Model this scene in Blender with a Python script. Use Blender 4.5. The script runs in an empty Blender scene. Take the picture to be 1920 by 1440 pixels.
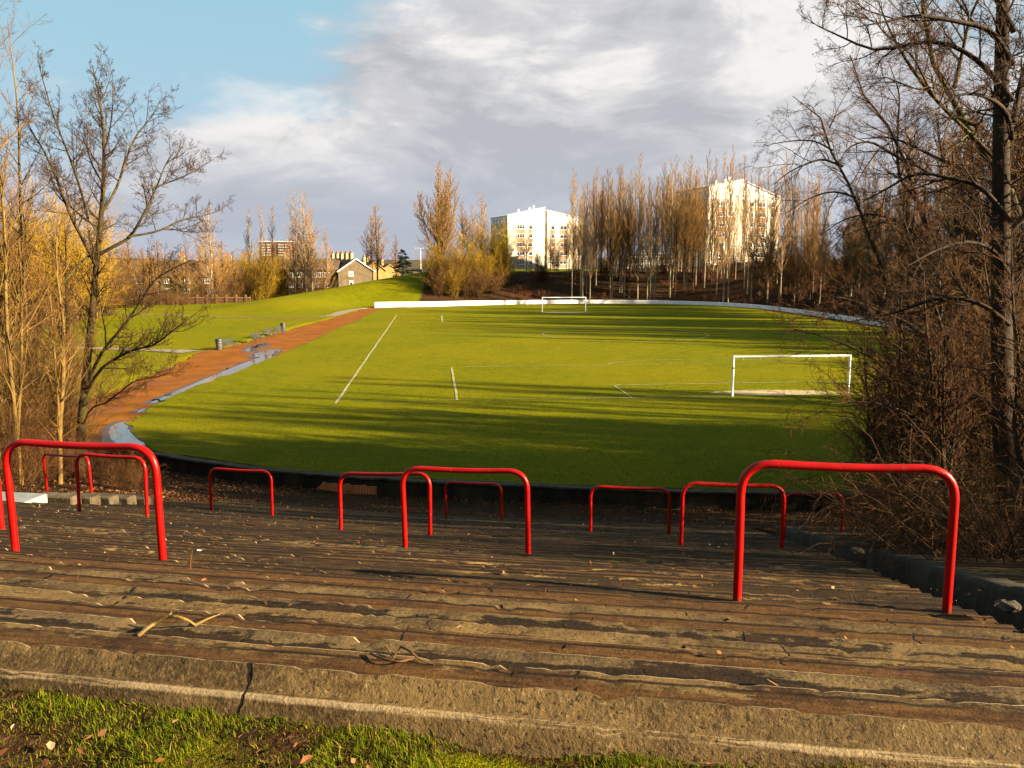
import bpy, math
import numpy as np
from mathutils import Vector, Matrix

R = np.random.default_rng(7)
scene = bpy.context.scene
COL = scene.collection

# ------------------------------------------------------------------ camera
F = 1554.0
TILT = math.radians(8.24)
EYE = np.array([0.0, 0.0, 8.0])
cam = bpy.data.cameras.new("camera")
cam.sensor_width = 36.0
cam.lens = F / 1920 * 36.0
cam.clip_start = 0.1
cam.clip_end = 20000
camo = bpy.data.objects.new("camera", cam)
COL.objects.link(camo)
camo.location = EYE
camo.rotation_euler = (math.radians(90) - TILT, 0, 0)
scene.camera = camo

EXPO = 2.65
ALB = .78      # every base colour is scaled once to suit the exposure
SUN_EL, SUN_AZ = math.radians(19.5), math.radians(106)     # azimuth clockwise from +Y
SUNDIR = Vector((math.cos(SUN_EL) * math.sin(SUN_AZ), math.cos(SUN_EL) * math.cos(SUN_AZ), math.sin(SUN_EL)))


def ray(x, y):
    u = -(y - 720) / F
    return np.array([(x - 960) / F, math.cos(TILT) + u * math.sin(TILT), -math.sin(TILT) + u * math.cos(TILT)])


def at_z(x, y, z=0.0):
    d = ray(x, y)
    return EYE + d * (z - EYE[2]) / d[2]


def at_Y(x, y, Y):
    d = ray(x, y)
    return EYE + d * Y / d[1]


# ------------------------------------------------------------------ node helpers
class NT:
    def __init__(self, tree):
        self.t = tree
        tree.nodes.clear()

    def n(self, typ, **kw):
        nd = self.t.nodes.new(typ)
        for k, v in kw.items():
            setattr(nd, k, v)
        return nd

    def link(self, a, b):
        self.t.links.new(a, b)

    def put(self, sock, v):
        if isinstance(v, bpy.types.NodeSocket):
            self.link(v, sock)
        elif v is not None:
            if sock.type == 'RGBA' and len(v) == 3:
                v = (*v, 1)
            sock.default_value = v

    def math(self, op, a, b=None, c=None, clamp=False):
        nd = self.n('ShaderNodeMath', operation=op, use_clamp=clamp)
        for i, v in enumerate((a, b, c)):
            if v is not None:
                self.put(nd.inputs[i], v)
        return nd.outputs[0]

    def vmath(self, op, a, b=None):
        nd = self.n('ShaderNodeVectorMath', operation=op)
        self.put(nd.inputs[0], a)
        if b is not None:
            self.put(nd.inputs[1], b)
        return nd.outputs[0]

    def mix(self, f, a, b, mode='MIX'):
        nd = self.n('ShaderNodeMix', data_type='RGBA', blend_type=mode)
        nd.clamp_factor = True
        self.put(nd.inputs[0], f)
        self.put(nd.inputs[6], a)
        self.put(nd.inputs[7], b)
        return nd.outputs[2]

    def noise(self, vec, scale, detail=4, rough=0.55, dist=0.0):
        nd = self.n('ShaderNodeTexNoise')
        if vec is not None:
            self.put(nd.inputs['Vector'], vec)
        nd.inputs['Scale'].default_value = scale
        nd.inputs['Detail'].default_value = detail
        nd.inputs['Roughness'].default_value = rough
        nd.inputs['Distortion'].default_value = dist
        return nd.outputs['Fac']

    def ss(self, x, lo, hi, a=0.0, b=1.0):
        nd = self.n('ShaderNodeMapRange', interpolation_type='SMOOTHSTEP')
        self.put(nd.inputs[0], x)
        for i, v in enumerate((lo, hi, a, b)):
            self.put(nd.inputs[1 + i], v)
        return nd.outputs[0]

    def mapping(self, vec, scale):
        nd = self.n('ShaderNodeMapping')
        self.put(nd.inputs['Vector'], vec)
        nd.inputs['Scale'].default_value = scale
        return nd.outputs[0]

    def pos(self):
        return self.n('ShaderNodeNewGeometry').outputs['Position']

    def attr(self, name):
        return self.n('ShaderNodeAttribute', attribute_name=name)

    def bump(self, h, strength, dist):
        nd = self.n('ShaderNodeBump')
        nd.inputs['Strength'].default_value = strength
        nd.inputs['Distance'].default_value = dist
        self.put(nd.inputs['Height'], h)
        return nd.outputs[0]

    def bsdf(self, color, rough=0.8, normal=None, spec=0.3, **kw):
        nd = self.n('ShaderNodeBsdfPrincipled')
        k = kw.pop('alb', ALB)
        if k != 1:
            if isinstance(color, bpy.types.NodeSocket):
                color = self.mix(1.0, color, (k, k, k), 'MULTIPLY')
            else:
                color = tuple(c_ * k for c_ in color[:3])
        self.put(nd.inputs['Base Color'], color)
        self.put(nd.inputs['Roughness'], rough)
        nd.inputs['Specular IOR Level'].default_value = spec
        if normal is not None:
            self.put(nd.inputs['Normal'], normal)
        for k, v in kw.items():
            self.put(nd.inputs[k], v)
        out = self.n('ShaderNodeOutputMaterial')
        self.link(nd.outputs[0], out.inputs[0])
        return nd


def new_mat(name):
    m = bpy.data.materials.new(name)
    m.use_nodes = True
    return m, NT(m.node_tree)


def simple(name, c1, c2, scale=3.0, rough=0.75, spec=0.3, bump=0.0, detail=5, coord='pos', stretch=None, metal=0.0):
    """two-tone noise material with optional relief"""
    m, t = new_mat(name)
    v = t.pos() if coord == 'pos' else t.n('ShaderNodeTexCoord').outputs['Object']
    if stretch:
        v = t.mapping(v, stretch)
    f = t.noise(v, scale, detail, 0.65)
    c = t.mix(t.ss(f, 0.3, 0.7), c1, c2)
    t.bsdf(c, rough, t.bump(t.noise(v, scale * 4, 4), bump, 0.05) if bump else None, spec, Metallic=metal)
    return m


# ------------------------------------------------------------------ mesh helpers
def mk(name, V, faces, mat=None, parent=None, smooth=False, uv=None, attrs=None, mats=None, midx=None, link=True):
    """V (N,3); faces: list of integer arrays (M,3) or (M,4)"""
    me = bpy.data.meshes.new(name)
    V = np.asarray(V, np.float32)
    faces = [np.asarray(f, np.int32) for f in faces if len(f)]
    loops = np.concatenate([f.ravel() for f in faces])
    sizes = np.concatenate([np.full(len(f), f.shape[1], np.int32) for f in faces])
    starts = np.r_[0, np.cumsum(sizes)[:-1]].astype(np.int32)
    me.vertices.add(len(V))
    me.vertices.foreach_set('co', V.ravel())
    me.loops.add(len(loops))
    me.loops.foreach_set('vertex_index', loops)
    me.polygons.add(len(sizes))
    me.polygons.foreach_set('loop_start', starts)
    me.polygons.foreach_set('loop_total', sizes)
    me.polygons.foreach_set('use_smooth', np.full(len(sizes), bool(smooth)))
    if midx is not None:
        me.polygons.foreach_set('material_index', np.asarray(midx, np.int32))
    if uv is not None:
        l = me.uv_layers.new(name='uv')
        l.data.foreach_set('uv', np.asarray(uv, np.float32)[loops].ravel())
    for k, a in (attrs or {}).items():
        at = me.attributes.new(k, 'FLOAT', 'POINT')
        at.data.foreach_set('value', np.asarray(a, np.float32))
    me.update(calc_edges=True)
    for mm in (mats or [mat]):
        if mm:
            me.materials.append(mm)
    o = bpy.data.objects.new(name, me)
    if link:
        COL.objects.link(o)
    if parent:
        o.parent = parent
    return o


class MB:
    """collects boxes, prisms and tubes into one mesh"""
    def __init__(self):
        self.V = []
        self.Q = []
        self.T = []
        self.k = 0

    def add(self, V, Q=None, T=None):
        self.V.append(np.asarray(V, float))
        if Q is not None and len(Q):
            self.Q.append(np.asarray(Q) + self.k)
        if T is not None and len(T):
            self.T.append(np.asarray(T) + self.k)
        self.k += len(V)

    def box(self, c, s, yaw=0.0, bevel=0.0):
        x, y, z = np.array(s) / 2
        if bevel:
            b = bevel
            prof = [(-x + b, -y), (x - b, -y), (x, -y + b), (x, y - b), (x - b, y), (-x + b, y), (-x, y - b), (-x, -y + b)]
            V = []
            for zz, sh in ((-z, b), (-z + b, 0), (z - b, 0), (z, b)):
                for (px, py) in prof:
                    V.append((px - math.copysign(sh, px), py - math.copysign(sh, py), zz))
            Q = [(k * 8 + i, k * 8 + (i + 1) % 8, k * 8 + 8 + (i + 1) % 8, k * 8 + 8 + i) for k in range(3) for i in range(8)]
            T = []
            for i in range(1, 7):
                T.append((0, i + 1, i))
                T.append((24, 24 + i, 24 + i + 1))
        else:
            V = [(a * x, b * y, d * z) for d in (-1, 1) for a, b in ((-1, -1), (1, -1), (1, 1), (-1, 1))]
            Q = [(3, 2, 1, 0), (4, 5, 6, 7), (0, 1, 5, 4), (1, 2, 6, 5), (2, 3, 7, 6), (3, 0, 4, 7)]
            T = None
        V = np.array(V)
        cy, sy = math.cos(yaw), math.sin(yaw)
        V = np.c_[V[:, 0] * cy - V[:, 1] * sy, V[:, 0] * sy + V[:, 1] * cy, V[:, 2]] + np.array(c)
        self.add(V, Q, T)
        return self

    def tube(self, pts, r, sides=8, cap=True):
        P = np.asarray(pts, float)[None]
        rr = np.broadcast_to(np.asarray(r, float), (P.shape[1],))[None]
        V, Q = tubes(P, rr, sides)
        T = []
        if cap:
            n = P.shape[1]
            for i in range(1, sides - 1):
                T.append((0, i + 1, i))
                T.append(((n - 1) * sides, (n - 1) * sides + i, (n - 1) * sides + i + 1))
        self.add(V, Q, T)
        return self

    def prism(self, poly, axis_vec):
        """extrude polygon (n,3) along vector, capped with fans"""
        P = np.asarray(poly, float)
        n = len(P)
        V = np.r_[P, P + np.asarray(axis_vec, float)]
        Q = [(i, (i + 1) % n, n + (i + 1) % n, n + i) for i in range(n)]
        T = [(0, i + 1, i) for i in range(1, n - 1)] + [(n, n + i, n + i + 1) for i in range(1, n - 1)]
        self.add(V, Q, T)
        return self

    def build(self, name, mat, parent=None, smooth=False, xf=None):
        V = np.concatenate(self.V)
        if xf is not None:
            V = xf(V)
        F_ = []
        if self.Q:
            F_.append(np.concatenate(self.Q))
        if self.T:
            F_.append(np.concatenate(self.T))
        o = mk(name, V, F_, mat, parent, smooth)
        if smooth:
            o.data.set_sharp_from_angle(angle=math.radians(40))
        return o


def tubes(P, Rr, sides):
    """P (B,n,3), Rr (B,n) -> verts, quads for all tubes at once"""
    P = np.asarray(P, float)
    B, n, _ = P.shape
    T = np.gradient(P, axis=1)
    T /= np.linalg.norm(T, axis=2, keepdims=True) + 1e-9
    ref = np.where(np.abs(T[:, :1, 2:]) > 0.8, np.array([1.0, 0.13, 0]), np.array([0.0, 0.13, 1.0]))
    N = np.cross(T, np.broadcast_to(ref, T.shape))
    N /= np.linalg.norm(N, axis=2, keepdims=True) + 1e-9
    Bn = np.cross(T, N)
    a = np.arange(sides) / sides * 2 * math.pi
    V = P[:, :, None] + Rr[:, :, None, None] * (N[:, :, None] * np.cos(a)[:, None] + Bn[:, :, None] * np.sin(a)[:, None])
    i = np.arange(B)[:, None, None] * n * sides
    j = np.arange(n - 1)[None, :, None] * sides
    k = np.arange(sides)[None, None]
    k2 = (k + 1) % sides
    Q = np.stack([i + j + k, i + j + k2, i + j + sides + k2, i + j + sides + k], -1).reshape(-1, 4)
    return V.reshape(-1, 3), Q


def tag(o, label=None, cat=None, group=None, kind=None):
    if label:
        o['label'] = label
    if cat:
        o['category'] = cat
    if group:
        o['group'] = group
    if kind:
        o['kind'] = kind
    return o


def empty(name, loc, yaw=0.0, scale=1.0):
    o = bpy.data.objects.new(name, None)
    o.empty_display_size = 0.3
    COL.objects.link(o)
    o.location = loc
    o.rotation_euler = (0, 0, yaw)
    o.scale = (scale,) * 3 if not isinstance(scale, tuple) else scale
    return o


def dup(root, loc, yaw, scale=1.0, label=None, group=None):
    r = root.copy()
    COL.objects.link(r)
    r.location = loc
    r.rotation_euler = (0, 0, yaw)
    r.scale = (scale,) * 3 if not isinstance(scale, tuple) else scale
    if label:
        r['label'] = label
    if group:
        r['group'] = group
    for ch in root.children:
        c = ch.copy()
        COL.objects.link(c)
        c.parent = r
        for g in ch.children:
            e = g.copy()
            COL.objects.link(e)
            e.parent = c
    return r


def sstep(x, a, b):
    t = np.clip((x - a) / (b - a), 0, 1)
    return t * t * (3 - 2 * t)


def vnoise(x, y, seed=0):
    """smooth value noise in 2-D, 0..1"""
    xi, yi = np.floor(x).astype(np.int64), np.floor(y).astype(np.int64)
    fx, fy = x - xi, y - yi
    fx, fy = fx * fx * (3 - 2 * fx), fy * fy * (3 - 2 * fy)

    def h(a, b):
        v = (a * 374761393 + b * 668265263 + seed * 1442695041) & 0xffffffff
        v = ((v ^ (v >> 13)) * 1274126177) & 0xffffffff
        return ((v ^ (v >> 16)) & 0xffff) / 65535.0
    return (h(xi, yi) * (1 - fx) + h(xi + 1, yi) * fx) * (1 - fy) + (h(xi, yi + 1) * (1 - fx) + h(xi + 1, yi + 1) * fx) * fy


# ------------------------------------------------------------------ the ground plan
OUT = np.array([(-22.9, 38.9), (-19.1, 36.6), (-13.6, 33.9), (-9.7, 32), (-4.7, 30.6), (-1.3, 29.9), (4.5, 29.1), (8.7, 28.7), (13.3, 28.4),
                (20, 28.8), (28, 30.2), (38, 34.5), (46, 42), (50, 52), (51, 65), (49.6, 82), (48.4, 100), (47.9, 116.3), (46.9, 135.3),
                (44.4, 152), (38.5, 163), (31.2, 168), (23, 170), (15.3, 170.3), (4.3, 168), (-6.3, 163.6), (-16.2, 157.8), (-25.3, 153.6),
                (-26.6, 140), (-26.9, 119.7), (-27.4, 95), (-27.4, 75.7), (-26.6, 63), (-25.4, 52), (-24.4, 44)])


def catmull(P, n=10, closed=True):
    P = np.asarray(P, float)
    N = len(P)
    out = []
    t = np.arange(n)[:, None] / n
    h = [2 * t**3 - 3 * t**2 + 1, t**3 - 2 * t**2 + t, -2 * t**3 + 3 * t**2, t**3 - t**2]
    for i in range(N if closed else N - 1):
        if closed:
            p0, p1, p2, p3 = P[i - 1], P[i], P[(i + 1) % N], P[(i + 2) % N]
        else:
            p0, p1, p2, p3 = P[max(i - 1, 0)], P[i], P[i + 1], P[min(i + 2, N - 1)]
        d0, d1, d2 = (max(np.linalg.norm(b - a), 1e-6) for a, b in ((p0, p1), (p1, p2), (p2, p3)))
        m1 = (p2 - p0) / (d0 + d1) * d1
        m2 = (p3 - p1) / (d1 + d2) * d1
        out.append(h[0] * p1 + h[1] * m1 + h[2] * p2 + h[3] * m2)
    if not closed:
        out.append(P[-1:])
    return np.concatenate(out)


C = catmull(OUT, 10)
CL = np.r_[0, np.cumsum(np.linalg.norm(np.diff(C, axis=0), axis=1))]
TOTAL = CL[-1] + np.linalg.norm(C[0] - C[-1])
S0 = CL[np.argmin(np.linalg.norm(C - [4.5, 29.1], axis=1))]
CEN = np.array([12.0, 98.0])
_pa = np.arctan2(C[:, 1] - CEN[1], C[:, 0] - CEN[0])
_pr = np.linalg.norm(C - CEN, axis=1)
_o = np.argsort(_pa)
_pa, _pr = _pa[_o], _pr[_o]


def curve_pt(s):
    """point and outward normal of the boundary at arclength s (0 = bottom of the near bank, + to the right)"""
    s = (np.asarray(s, float) + S0) % TOTAL
    LL = np.r_[CL, TOTAL]
    CC = np.r_[C, C[:1]]
    x = np.interp(s, LL, CC[:, 0])
    y = np.interp(s, LL, CC[:, 1])
    e = 1.2
    xa, xb = (np.interp((s + k) % TOTAL, LL, CC[:, 0]) for k in (-e, e))
    ya, yb = (np.interp((s + k) % TOTAL, LL, CC[:, 1]) for k in (-e, e))
    tx, ty = xb - xa, yb - ya
    l = np.hypot(tx, ty)
    return np.stack([x, y], -1), np.stack([ty / l, -tx / l], -1)


def sdf(x, y, want_s=False):
    x, y = np.asarray(x, float).ravel(), np.asarray(y, float).ravel()
    A = C
    B = np.roll(C, -1, 0)
    AB = B - A
    ll = (AB ** 2).sum(1)
    out = np.empty(len(x))
    so = np.empty(len(x))
    for i in range(0, len(x), 20000):
        q = np.stack([x[i:i + 20000], y[i:i + 20000]], -1)[:, None]
        t = np.clip(((q - A) * AB).sum(2) / ll, 0, 1)
        d2 = ((A + AB * t[..., None] - q) ** 2).sum(2)
        j = d2.argmin(1)
        k = np.arange(len(j))
        out[i:i + 20000] = np.sqrt(d2[k, j])
        so[i:i + 20000] = CL[j] + t[k, j] * np.sqrt(ll[j]) - S0
    a = np.arctan2(y - CEN[1], x - CEN[0])
    r = np.hypot(x - CEN[0], y - CEN[1])
    inside = r < np.interp(a, _pa, _pr, period=2 * math.pi)
    out = np.where(inside, -out, out)
    return (out, so) if want_s else out


UU, VV = np.array([-0.0927, 0.9957]), np.array([0.9957, 0.0927])   # pitch axis and width direction
PC = np.array([12.9, 95.0])


def ground(x, y, d=None):
    """terrain height without the terrace steps"""
    sh = np.shape(x)
    x, y = np.asarray(x, float).ravel(), np.asarray(y, float).ravel()
    if d is None:
        d = sdf(x, y)
    q = np.stack([x, y], -1) - PC
    phi = np.degrees(np.arctan2(q @ VV, -(q @ UU)))
    dd = np.maximum(d, 0)
    near = np.interp(dd, [0, .3, 2.5, 5.2, 26.4, 34, 80], [-.62, -.56, -.4, .25, 6.14, 6.28, 6.3])
    top = 6.4 + 2.3 * sstep(x, 40, 68) * sstep(y, 40, 110)
    far = top * np.interp(dd, [0, 1, 20, 26], [0.0, .02, .97, 1.0])
    wn = sstep(y, 70, 35)
    bank = near * wn + far * (1 - wn)
    w = np.where(phi > -100, sstep(phi, -54, -36), 1.0)
    wNW = sstep(x, -30, -16)
    w = np.where((phi < -100), wNW, w)
    lawn = -0.03 + 0.25 * sstep(dd, 6, 40) + 0.25 * (vnoise(x / 14, y / 14, 3) - 0.5) * sstep(dd, 6, 14)
    lawn = lawn - 3.2 * sstep(y, 160, 205) * sstep(x, -20, -50) * sstep(dd, 10, 30)
    mt = np.interp(x, [-64, -52, -45, -38, -29, -18], [0, .55, 1.7, 2.9, 4.6, 5.3])
    mh = mt * sstep(dd, 1.0, 20) * (1 - .95 * sstep(dd, 27, 62)) * sstep(y, 128, 152)
    lawn = lawn + np.where(phi < -100, mh, 0)
    z = bank * w + lawn * (1 - w)
    z = z + 0.12 * (vnoise(x / 2.3, y / 2.3, 9) - .5) * sstep(d, 4, 9) * w
    rr = np.hypot(x, y - 90)
    z = z * (1 - .5 * sstep(rr, 330, 700)) - 6 * sstep(rr, 350, 800)
    hill = 26 * sstep(rr, 1100, 2300) * (0.55 + .9 * vnoise(x / 420 + 5, y / 420, 21))
    z = z + hill
    z = np.where(d < 0.02, -0.75, z)
    return z.reshape(sh)


def gz(x, y):
    return float(ground(np.array([x]), np.array([y]))[0])


# ------------------------------------------------------------------ materials of the ground
def grass_nodes(t, v, dry=0.0):
    """winter turf colour from layered noise"""
    big = t.noise(v, 0.09, 3, 0.5)
    mid = t.noise(v, 0.8, 5, 0.65)
    fine = t.noise(v, 9.0, 4, 0.7)
    grain = t.noise(v, 38.0, 3, 0.7)
    c = t.mix(t.ss(mid, .3, .7), (.104, .116, .0005), (.162, .150, .0006))
    c = t.mix(t.ss(big, .35, .65, 0, .7), c, (.190, .158, .0009))
    c = t.mix(t.ss(fine, .42, .62, 0, .55), c, (.066, .082, .001))
    c = t.mix(t.ss(grain, .60, .72, 0, .5), c, (.21, .185, .014))
    c = t.mix(t.ss(grain, .44, .30, 0, .6), c, (.03, .038, .002))
    h = t.math('ADD', t.math('MULTIPLY', fine, 0.6), grain)
    return c, h


m_pitch, t = new_mat("pitch turf")
v = t.pos()
c, h = grass_nodes(t, v)
worn = None
for g in ((16.6, 51.3, 4.2, 1.3), (8.75, 138.2, 4.2, 2.2)):
    p = t.vmath('SUBTRACT', v, (g[0], g[1], 0))
    p = t.mapping(p, (1 / g[2], 1 / g[3], 0))
    ln = t.n('ShaderNodeVectorMath', operation='LENGTH')
    t.link(p, ln.inputs[0])
    r_ = t.math('ADD', ln.outputs['Value'], t.math('MULTIPLY', t.math('SUBTRACT', t.noise(v, 1.3, 5, .7), .5), 1.5))
    k = t.ss(r_, 1.05, .55)
    worn = k if worn is None else t.math('MAXIMUM', worn, k)
mud = t.mix(t.noise(v, 3.0, 5), (.36, .28, .16), (.54, .44, .28))
c = t.mix(t.math('MULTIPLY', worn, .92), c, mud)
patch = t.ss(t.noise(v, .33, 6, .75), .57, .70, 0, .6)
c = t.mix(patch, c, (.105, .072, .012))
c = t.mix(t.ss(t.noise(v, 1.7, 6, .75), .56, .66, 0, .35), c, (.045, .062, .001))
t.bsdf(c, .9, t.bump(h, .9, .06), .03)

m_lawn, t = new_mat("lawn and bank")
v = t.pos()
c, h = grass_nodes(t, v)
dirt = t.attr('dirt').outputs['Fac']
woods = t.attr('woods').outputs['Fac']
n1 = t.noise(v, 1.1, 6, .7)
n2 = t.noise(v, 14, 4, .7)
d1 = t.mix(t.ss(n1, .35, .65), (.018, .010, .005), (.050, .023, .009))
d1 = t.mix(t.ss(n2, .5, .68), d1, (.085, .045, .020))
d1 = t.mix(t.ss(t.noise(v, .5, 4, .6), .56, .72, 0, .6), d1, (.030, .032, .004))
edge = t.ss(t.math('ADD', dirt, t.math('MULTIPLY', t.math('SUBTRACT', n1, .5), .5)), .4, .6)
c = t.mix(edge, c, d1)
wc = t.mix(t.ss(t.noise(v, .02, 6, .7), .35, .65), (.055, .045, .035), (.10, .085, .045))
c = t.mix(woods, c, wc)
t.bsdf(c, .9, t.bump(t.math('ADD', h, n2), .8, .06), .03)

m_track, t = new_mat("red blaes")
v = t.pos()
n1 = t.noise(v, .5, 6, .65)
n2 = t.noise(v, 6, 5, .7)
c = t.mix(t.ss(n1, .3, .7), (.150, .046, .004), (.225, .083, .009))
c = t.mix(t.ss(n2, .55, .75, 0, .6), c, (.13, .04, .008))
c = t.mix(t.ss(t.noise(v, 30, 3), .62, .72, 0, .6), c, (.24, .10, .03))
wet = t.ss(t.noise(v, .23, 4, .6), .52, .66)
c = t.mix(t.math('MULTIPLY', wet, .6), c, (.13, .045, .02))
t.bsdf(c, t.math('SUBTRACT', .95, t.math('MULTIPLY', wet, .35)), t.bump(n2, .6, .03), .06)

m_tarmac = simple("worn tarmac", (.16, .125, .09), (.24, .20, .15), 2.2, .85, .25, .4)
m_white_line, t = new_mat("faded pitch paint")
v = t.pos()
c, h = grass_nodes(t, v)
k = t.ss(t.noise(v, 2.2, 6, .75), .34, .56)
k = t.math('MULTIPLY', k, t.attr('paint').outputs['Fac'])
c = t.mix(k, c, (.38, .37, .24))
t.bsdf(c, .9, t.bump(h, .5, .03), .05)

m_water, t = new_mat("still rain water")
t.bsdf((.06, .045, .035), .02, None, 1.0, IOR=3.0)

m_wet = simple("wet blaes", (.045, .014, .003), (.10, .034, .006), 3, .38, .4, .3)

m_terrace, t = new_mat("old terrace concrete")
uv = t.n('ShaderNodeUVMap', uv_map='uv').outputs[0]
sx = t.n('ShaderNodeSeparateXYZ')
t.link(uv, sx.inputs[0])
U, Vv = sx.outputs[0], sx.outputs[1]
idx = t.math('FLOOR', Vv)
fr = t.math('FRACT', Vv)
pos = t.pos()
hsh = t.n('ShaderNodeTexWhiteNoise', noise_dimensions='1D')
t.link(idx, hsh.inputs['W'])
rnd = hsh.outputs['Value']
cmb = t.n('ShaderNodeCombineXYZ')
t.link(t.math('MULTIPLY', U, .55), cmb.inputs[0])
t.link(t.math('MULTIPLY', Vv, 3.1), cmb.inputs[1])
t.link(rnd, cmb.inputs[2])
strk = t.noise(cmb.outputs[0], 1.0, 8, .72)              # streaks that follow the step
blot = t.noise(pos, .45, 5, .65)
med = t.noise(pos, 3.2, 6, .7)
grit = t.noise(pos, 42, 4, .75)
pit = t.noise(pos, 46, 3, .65)
cm2 = t.n('ShaderNodeCombineXYZ')
t.link(t.math('MULTIPLY', U, 2.1), cm2.inputs[0])
t.link(t.math('MULTIPLY', Vv, 9.0), cm2.inputs[1])
t.link(rnd, cm2.inputs[2])
fine = t.math('ADD', t.math('MULTIPLY', t.noise(pos, 17, 5, .75), .35), t.math('MULTIPLY', t.noise(cm2.outputs[0], 1.0, 7, .72), .65))
lay = t.noise(pos, .9, 5, .7)
depth = t.attr('down').outputs['Fac']                        # 0 at the top row, 1 at the bottom
rnd2 = t.math('FRACT', t.math('MULTIPLY', rnd, 17.31))
rnd3 = t.math('FRACT', t.math('MULTIPLY', rnd, 91.7))
# clean concrete: sandy, pitted, each row cast a little different
conc = t.mix(t.ss(med, .3, .7), (.072, .043, .015), (.165, .102, .036))
conc = t.mix(t.math('MULTIPLY', rnd, .6), conc, (.095, .065, .032))
conc = t.mix(t.ss(lay, .52, .66, 0, .55), conc, (.215, .140, .052))
conc = t.mix(t.math('MULTIPLY', t.ss(t.math('ADD', strk, t.math('MULTIPLY', t.math('SUBTRACT', rnd2, .5), .25)), .52, .62), t.ss(depth, .08, .2)), conc, (.43, .265, .095))  # golden sunlit streaks painted into the middle rows
conc = t.mix(t.ss(grit, .57, .70, 0, .6), conc, (.32, .235, .115))
conc = t.mix(t.ss(pit, .42, .36, 0, .9), conc, (.026, .016, .007))
stain = t.ss(t.noise(pos, 1.5, 8, .78), .46, .60)
conc = t.mix(t.math('MULTIPLY', stain, .72), conc, t.mix(t.ss(grit, .45, .65), (.022, .014, .007), (.095, .060, .024)))
conc = t.mix(t.ss(t.noise(pos, 5.5, 6, .8), .60, .68, 0, .8), conc, (.020, .012, .006))
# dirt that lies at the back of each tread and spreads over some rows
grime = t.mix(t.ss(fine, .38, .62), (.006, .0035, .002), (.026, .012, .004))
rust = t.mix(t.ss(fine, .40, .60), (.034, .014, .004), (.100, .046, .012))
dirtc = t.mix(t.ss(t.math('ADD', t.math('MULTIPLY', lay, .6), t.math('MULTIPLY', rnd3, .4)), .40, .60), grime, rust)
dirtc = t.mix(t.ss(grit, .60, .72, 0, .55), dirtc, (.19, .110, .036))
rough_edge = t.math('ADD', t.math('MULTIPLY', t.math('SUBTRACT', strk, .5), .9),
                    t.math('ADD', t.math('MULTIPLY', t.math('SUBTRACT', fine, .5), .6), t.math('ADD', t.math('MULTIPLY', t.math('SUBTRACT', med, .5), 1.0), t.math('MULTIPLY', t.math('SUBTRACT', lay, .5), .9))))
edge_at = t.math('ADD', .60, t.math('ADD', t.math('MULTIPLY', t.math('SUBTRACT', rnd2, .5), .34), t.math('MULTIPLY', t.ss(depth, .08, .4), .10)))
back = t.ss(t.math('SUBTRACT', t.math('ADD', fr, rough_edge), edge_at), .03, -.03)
amount = t.math('ADD', .03, t.math('ADD', t.math('MULTIPLY', t.ss(depth, .03, .22), .09), t.math('MULTIPLY', t.ss(depth, .2, .6), .08)))  # dirt cover grows downslope; the extra also paints in shade there
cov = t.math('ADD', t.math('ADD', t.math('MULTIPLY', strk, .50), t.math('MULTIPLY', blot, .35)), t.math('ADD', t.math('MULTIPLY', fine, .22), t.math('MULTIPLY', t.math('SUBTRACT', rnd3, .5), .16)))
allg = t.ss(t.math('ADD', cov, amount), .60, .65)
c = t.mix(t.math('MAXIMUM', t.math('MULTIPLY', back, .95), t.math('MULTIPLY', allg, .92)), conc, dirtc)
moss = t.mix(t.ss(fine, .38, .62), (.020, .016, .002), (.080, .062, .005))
moss_shade = t.math('MULTIPLY', t.ss(t.math('ADD', t.math('MULTIPLY', med, .55), t.math('ADD', t.math('MULTIPLY', blot, .35), t.math('MULTIPLY', strk, .3))), .58, .70),
               t.math('ADD', t.math('MULTIPLY', t.ss(depth, .12, .7), .85), .05))  # moss denser downslope, doubling as painted shade
c = t.mix(moss_shade, c, moss)
# worn nosing, paled to read as a lit edge, and the joint behind the edge slab
lip = t.math('MULTIPLY', t.ss(fr, .73, .77), t.ss(fr, .87, .81))
lip = t.math('MULTIPLY', lip, t.ss(Vv, .5, 1.5, .35, 1.0))
lip = t.math('MULTIPLY', lip, t.ss(t.math('ADD', t.noise(cmb.outputs[0], 2.2, 6, .7), t.math('MULTIPLY', t.math('SUBTRACT', fine, .5), .3)), .40, .48))
c = t.mix(t.math('MULTIPLY', lip, t.math('SUBTRACT', .95, t.math('MULTIPLY', depth, .5))), c, (.46, .34, .19))
jl = t.math('ABSOLUTE', t.math('SUBTRACT', t.math('ADD', fr, t.math('MULTIPLY', t.math('SUBTRACT', fine, .5), .05)), t.math('ADD', .58, t.math('MULTIPLY', rnd2, .10))))
jw = t.math('ADD', .020, t.math('MULTIPLY', t.ss(depth, .05, .5), .055))
joint = t.math('MULTIPLY', t.math('LESS_THAN', jl, jw), t.ss(t.math('ADD', t.math('MULTIPLY', strk, .7), t.math('ADD', t.math('MULTIPLY', rnd3, .45), t.ss(depth, .0, .16, -.14, .0))), .46, .52))
c = t.mix(t.math('MULTIPLY', joint, .85), c, (.008, .005, .003))
jn = t.math('ADD', U, t.math('MULTIPLY', rnd, 7.3))
jn = t.math('ADD', jn, t.math('MULTIPLY', t.math('SUBTRACT', t.noise(pos, 6, 3), .5), .16))
jd = t.math('ABSOLUTE', t.math('SUBTRACT', t.math('FRACT', t.math('DIVIDE', jn, 1.9)), .5))
crack = t.math('MULTIPLY', t.ss(jd, .006, .002), t.ss(t.noise(cmb.outputs[0], .9, 2), .46, .52))
c = t.mix(t.math('MULTIPLY', crack, .95), c, (.012, .008, .005))
under = t.ss(fr, .06, .0)
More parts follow.
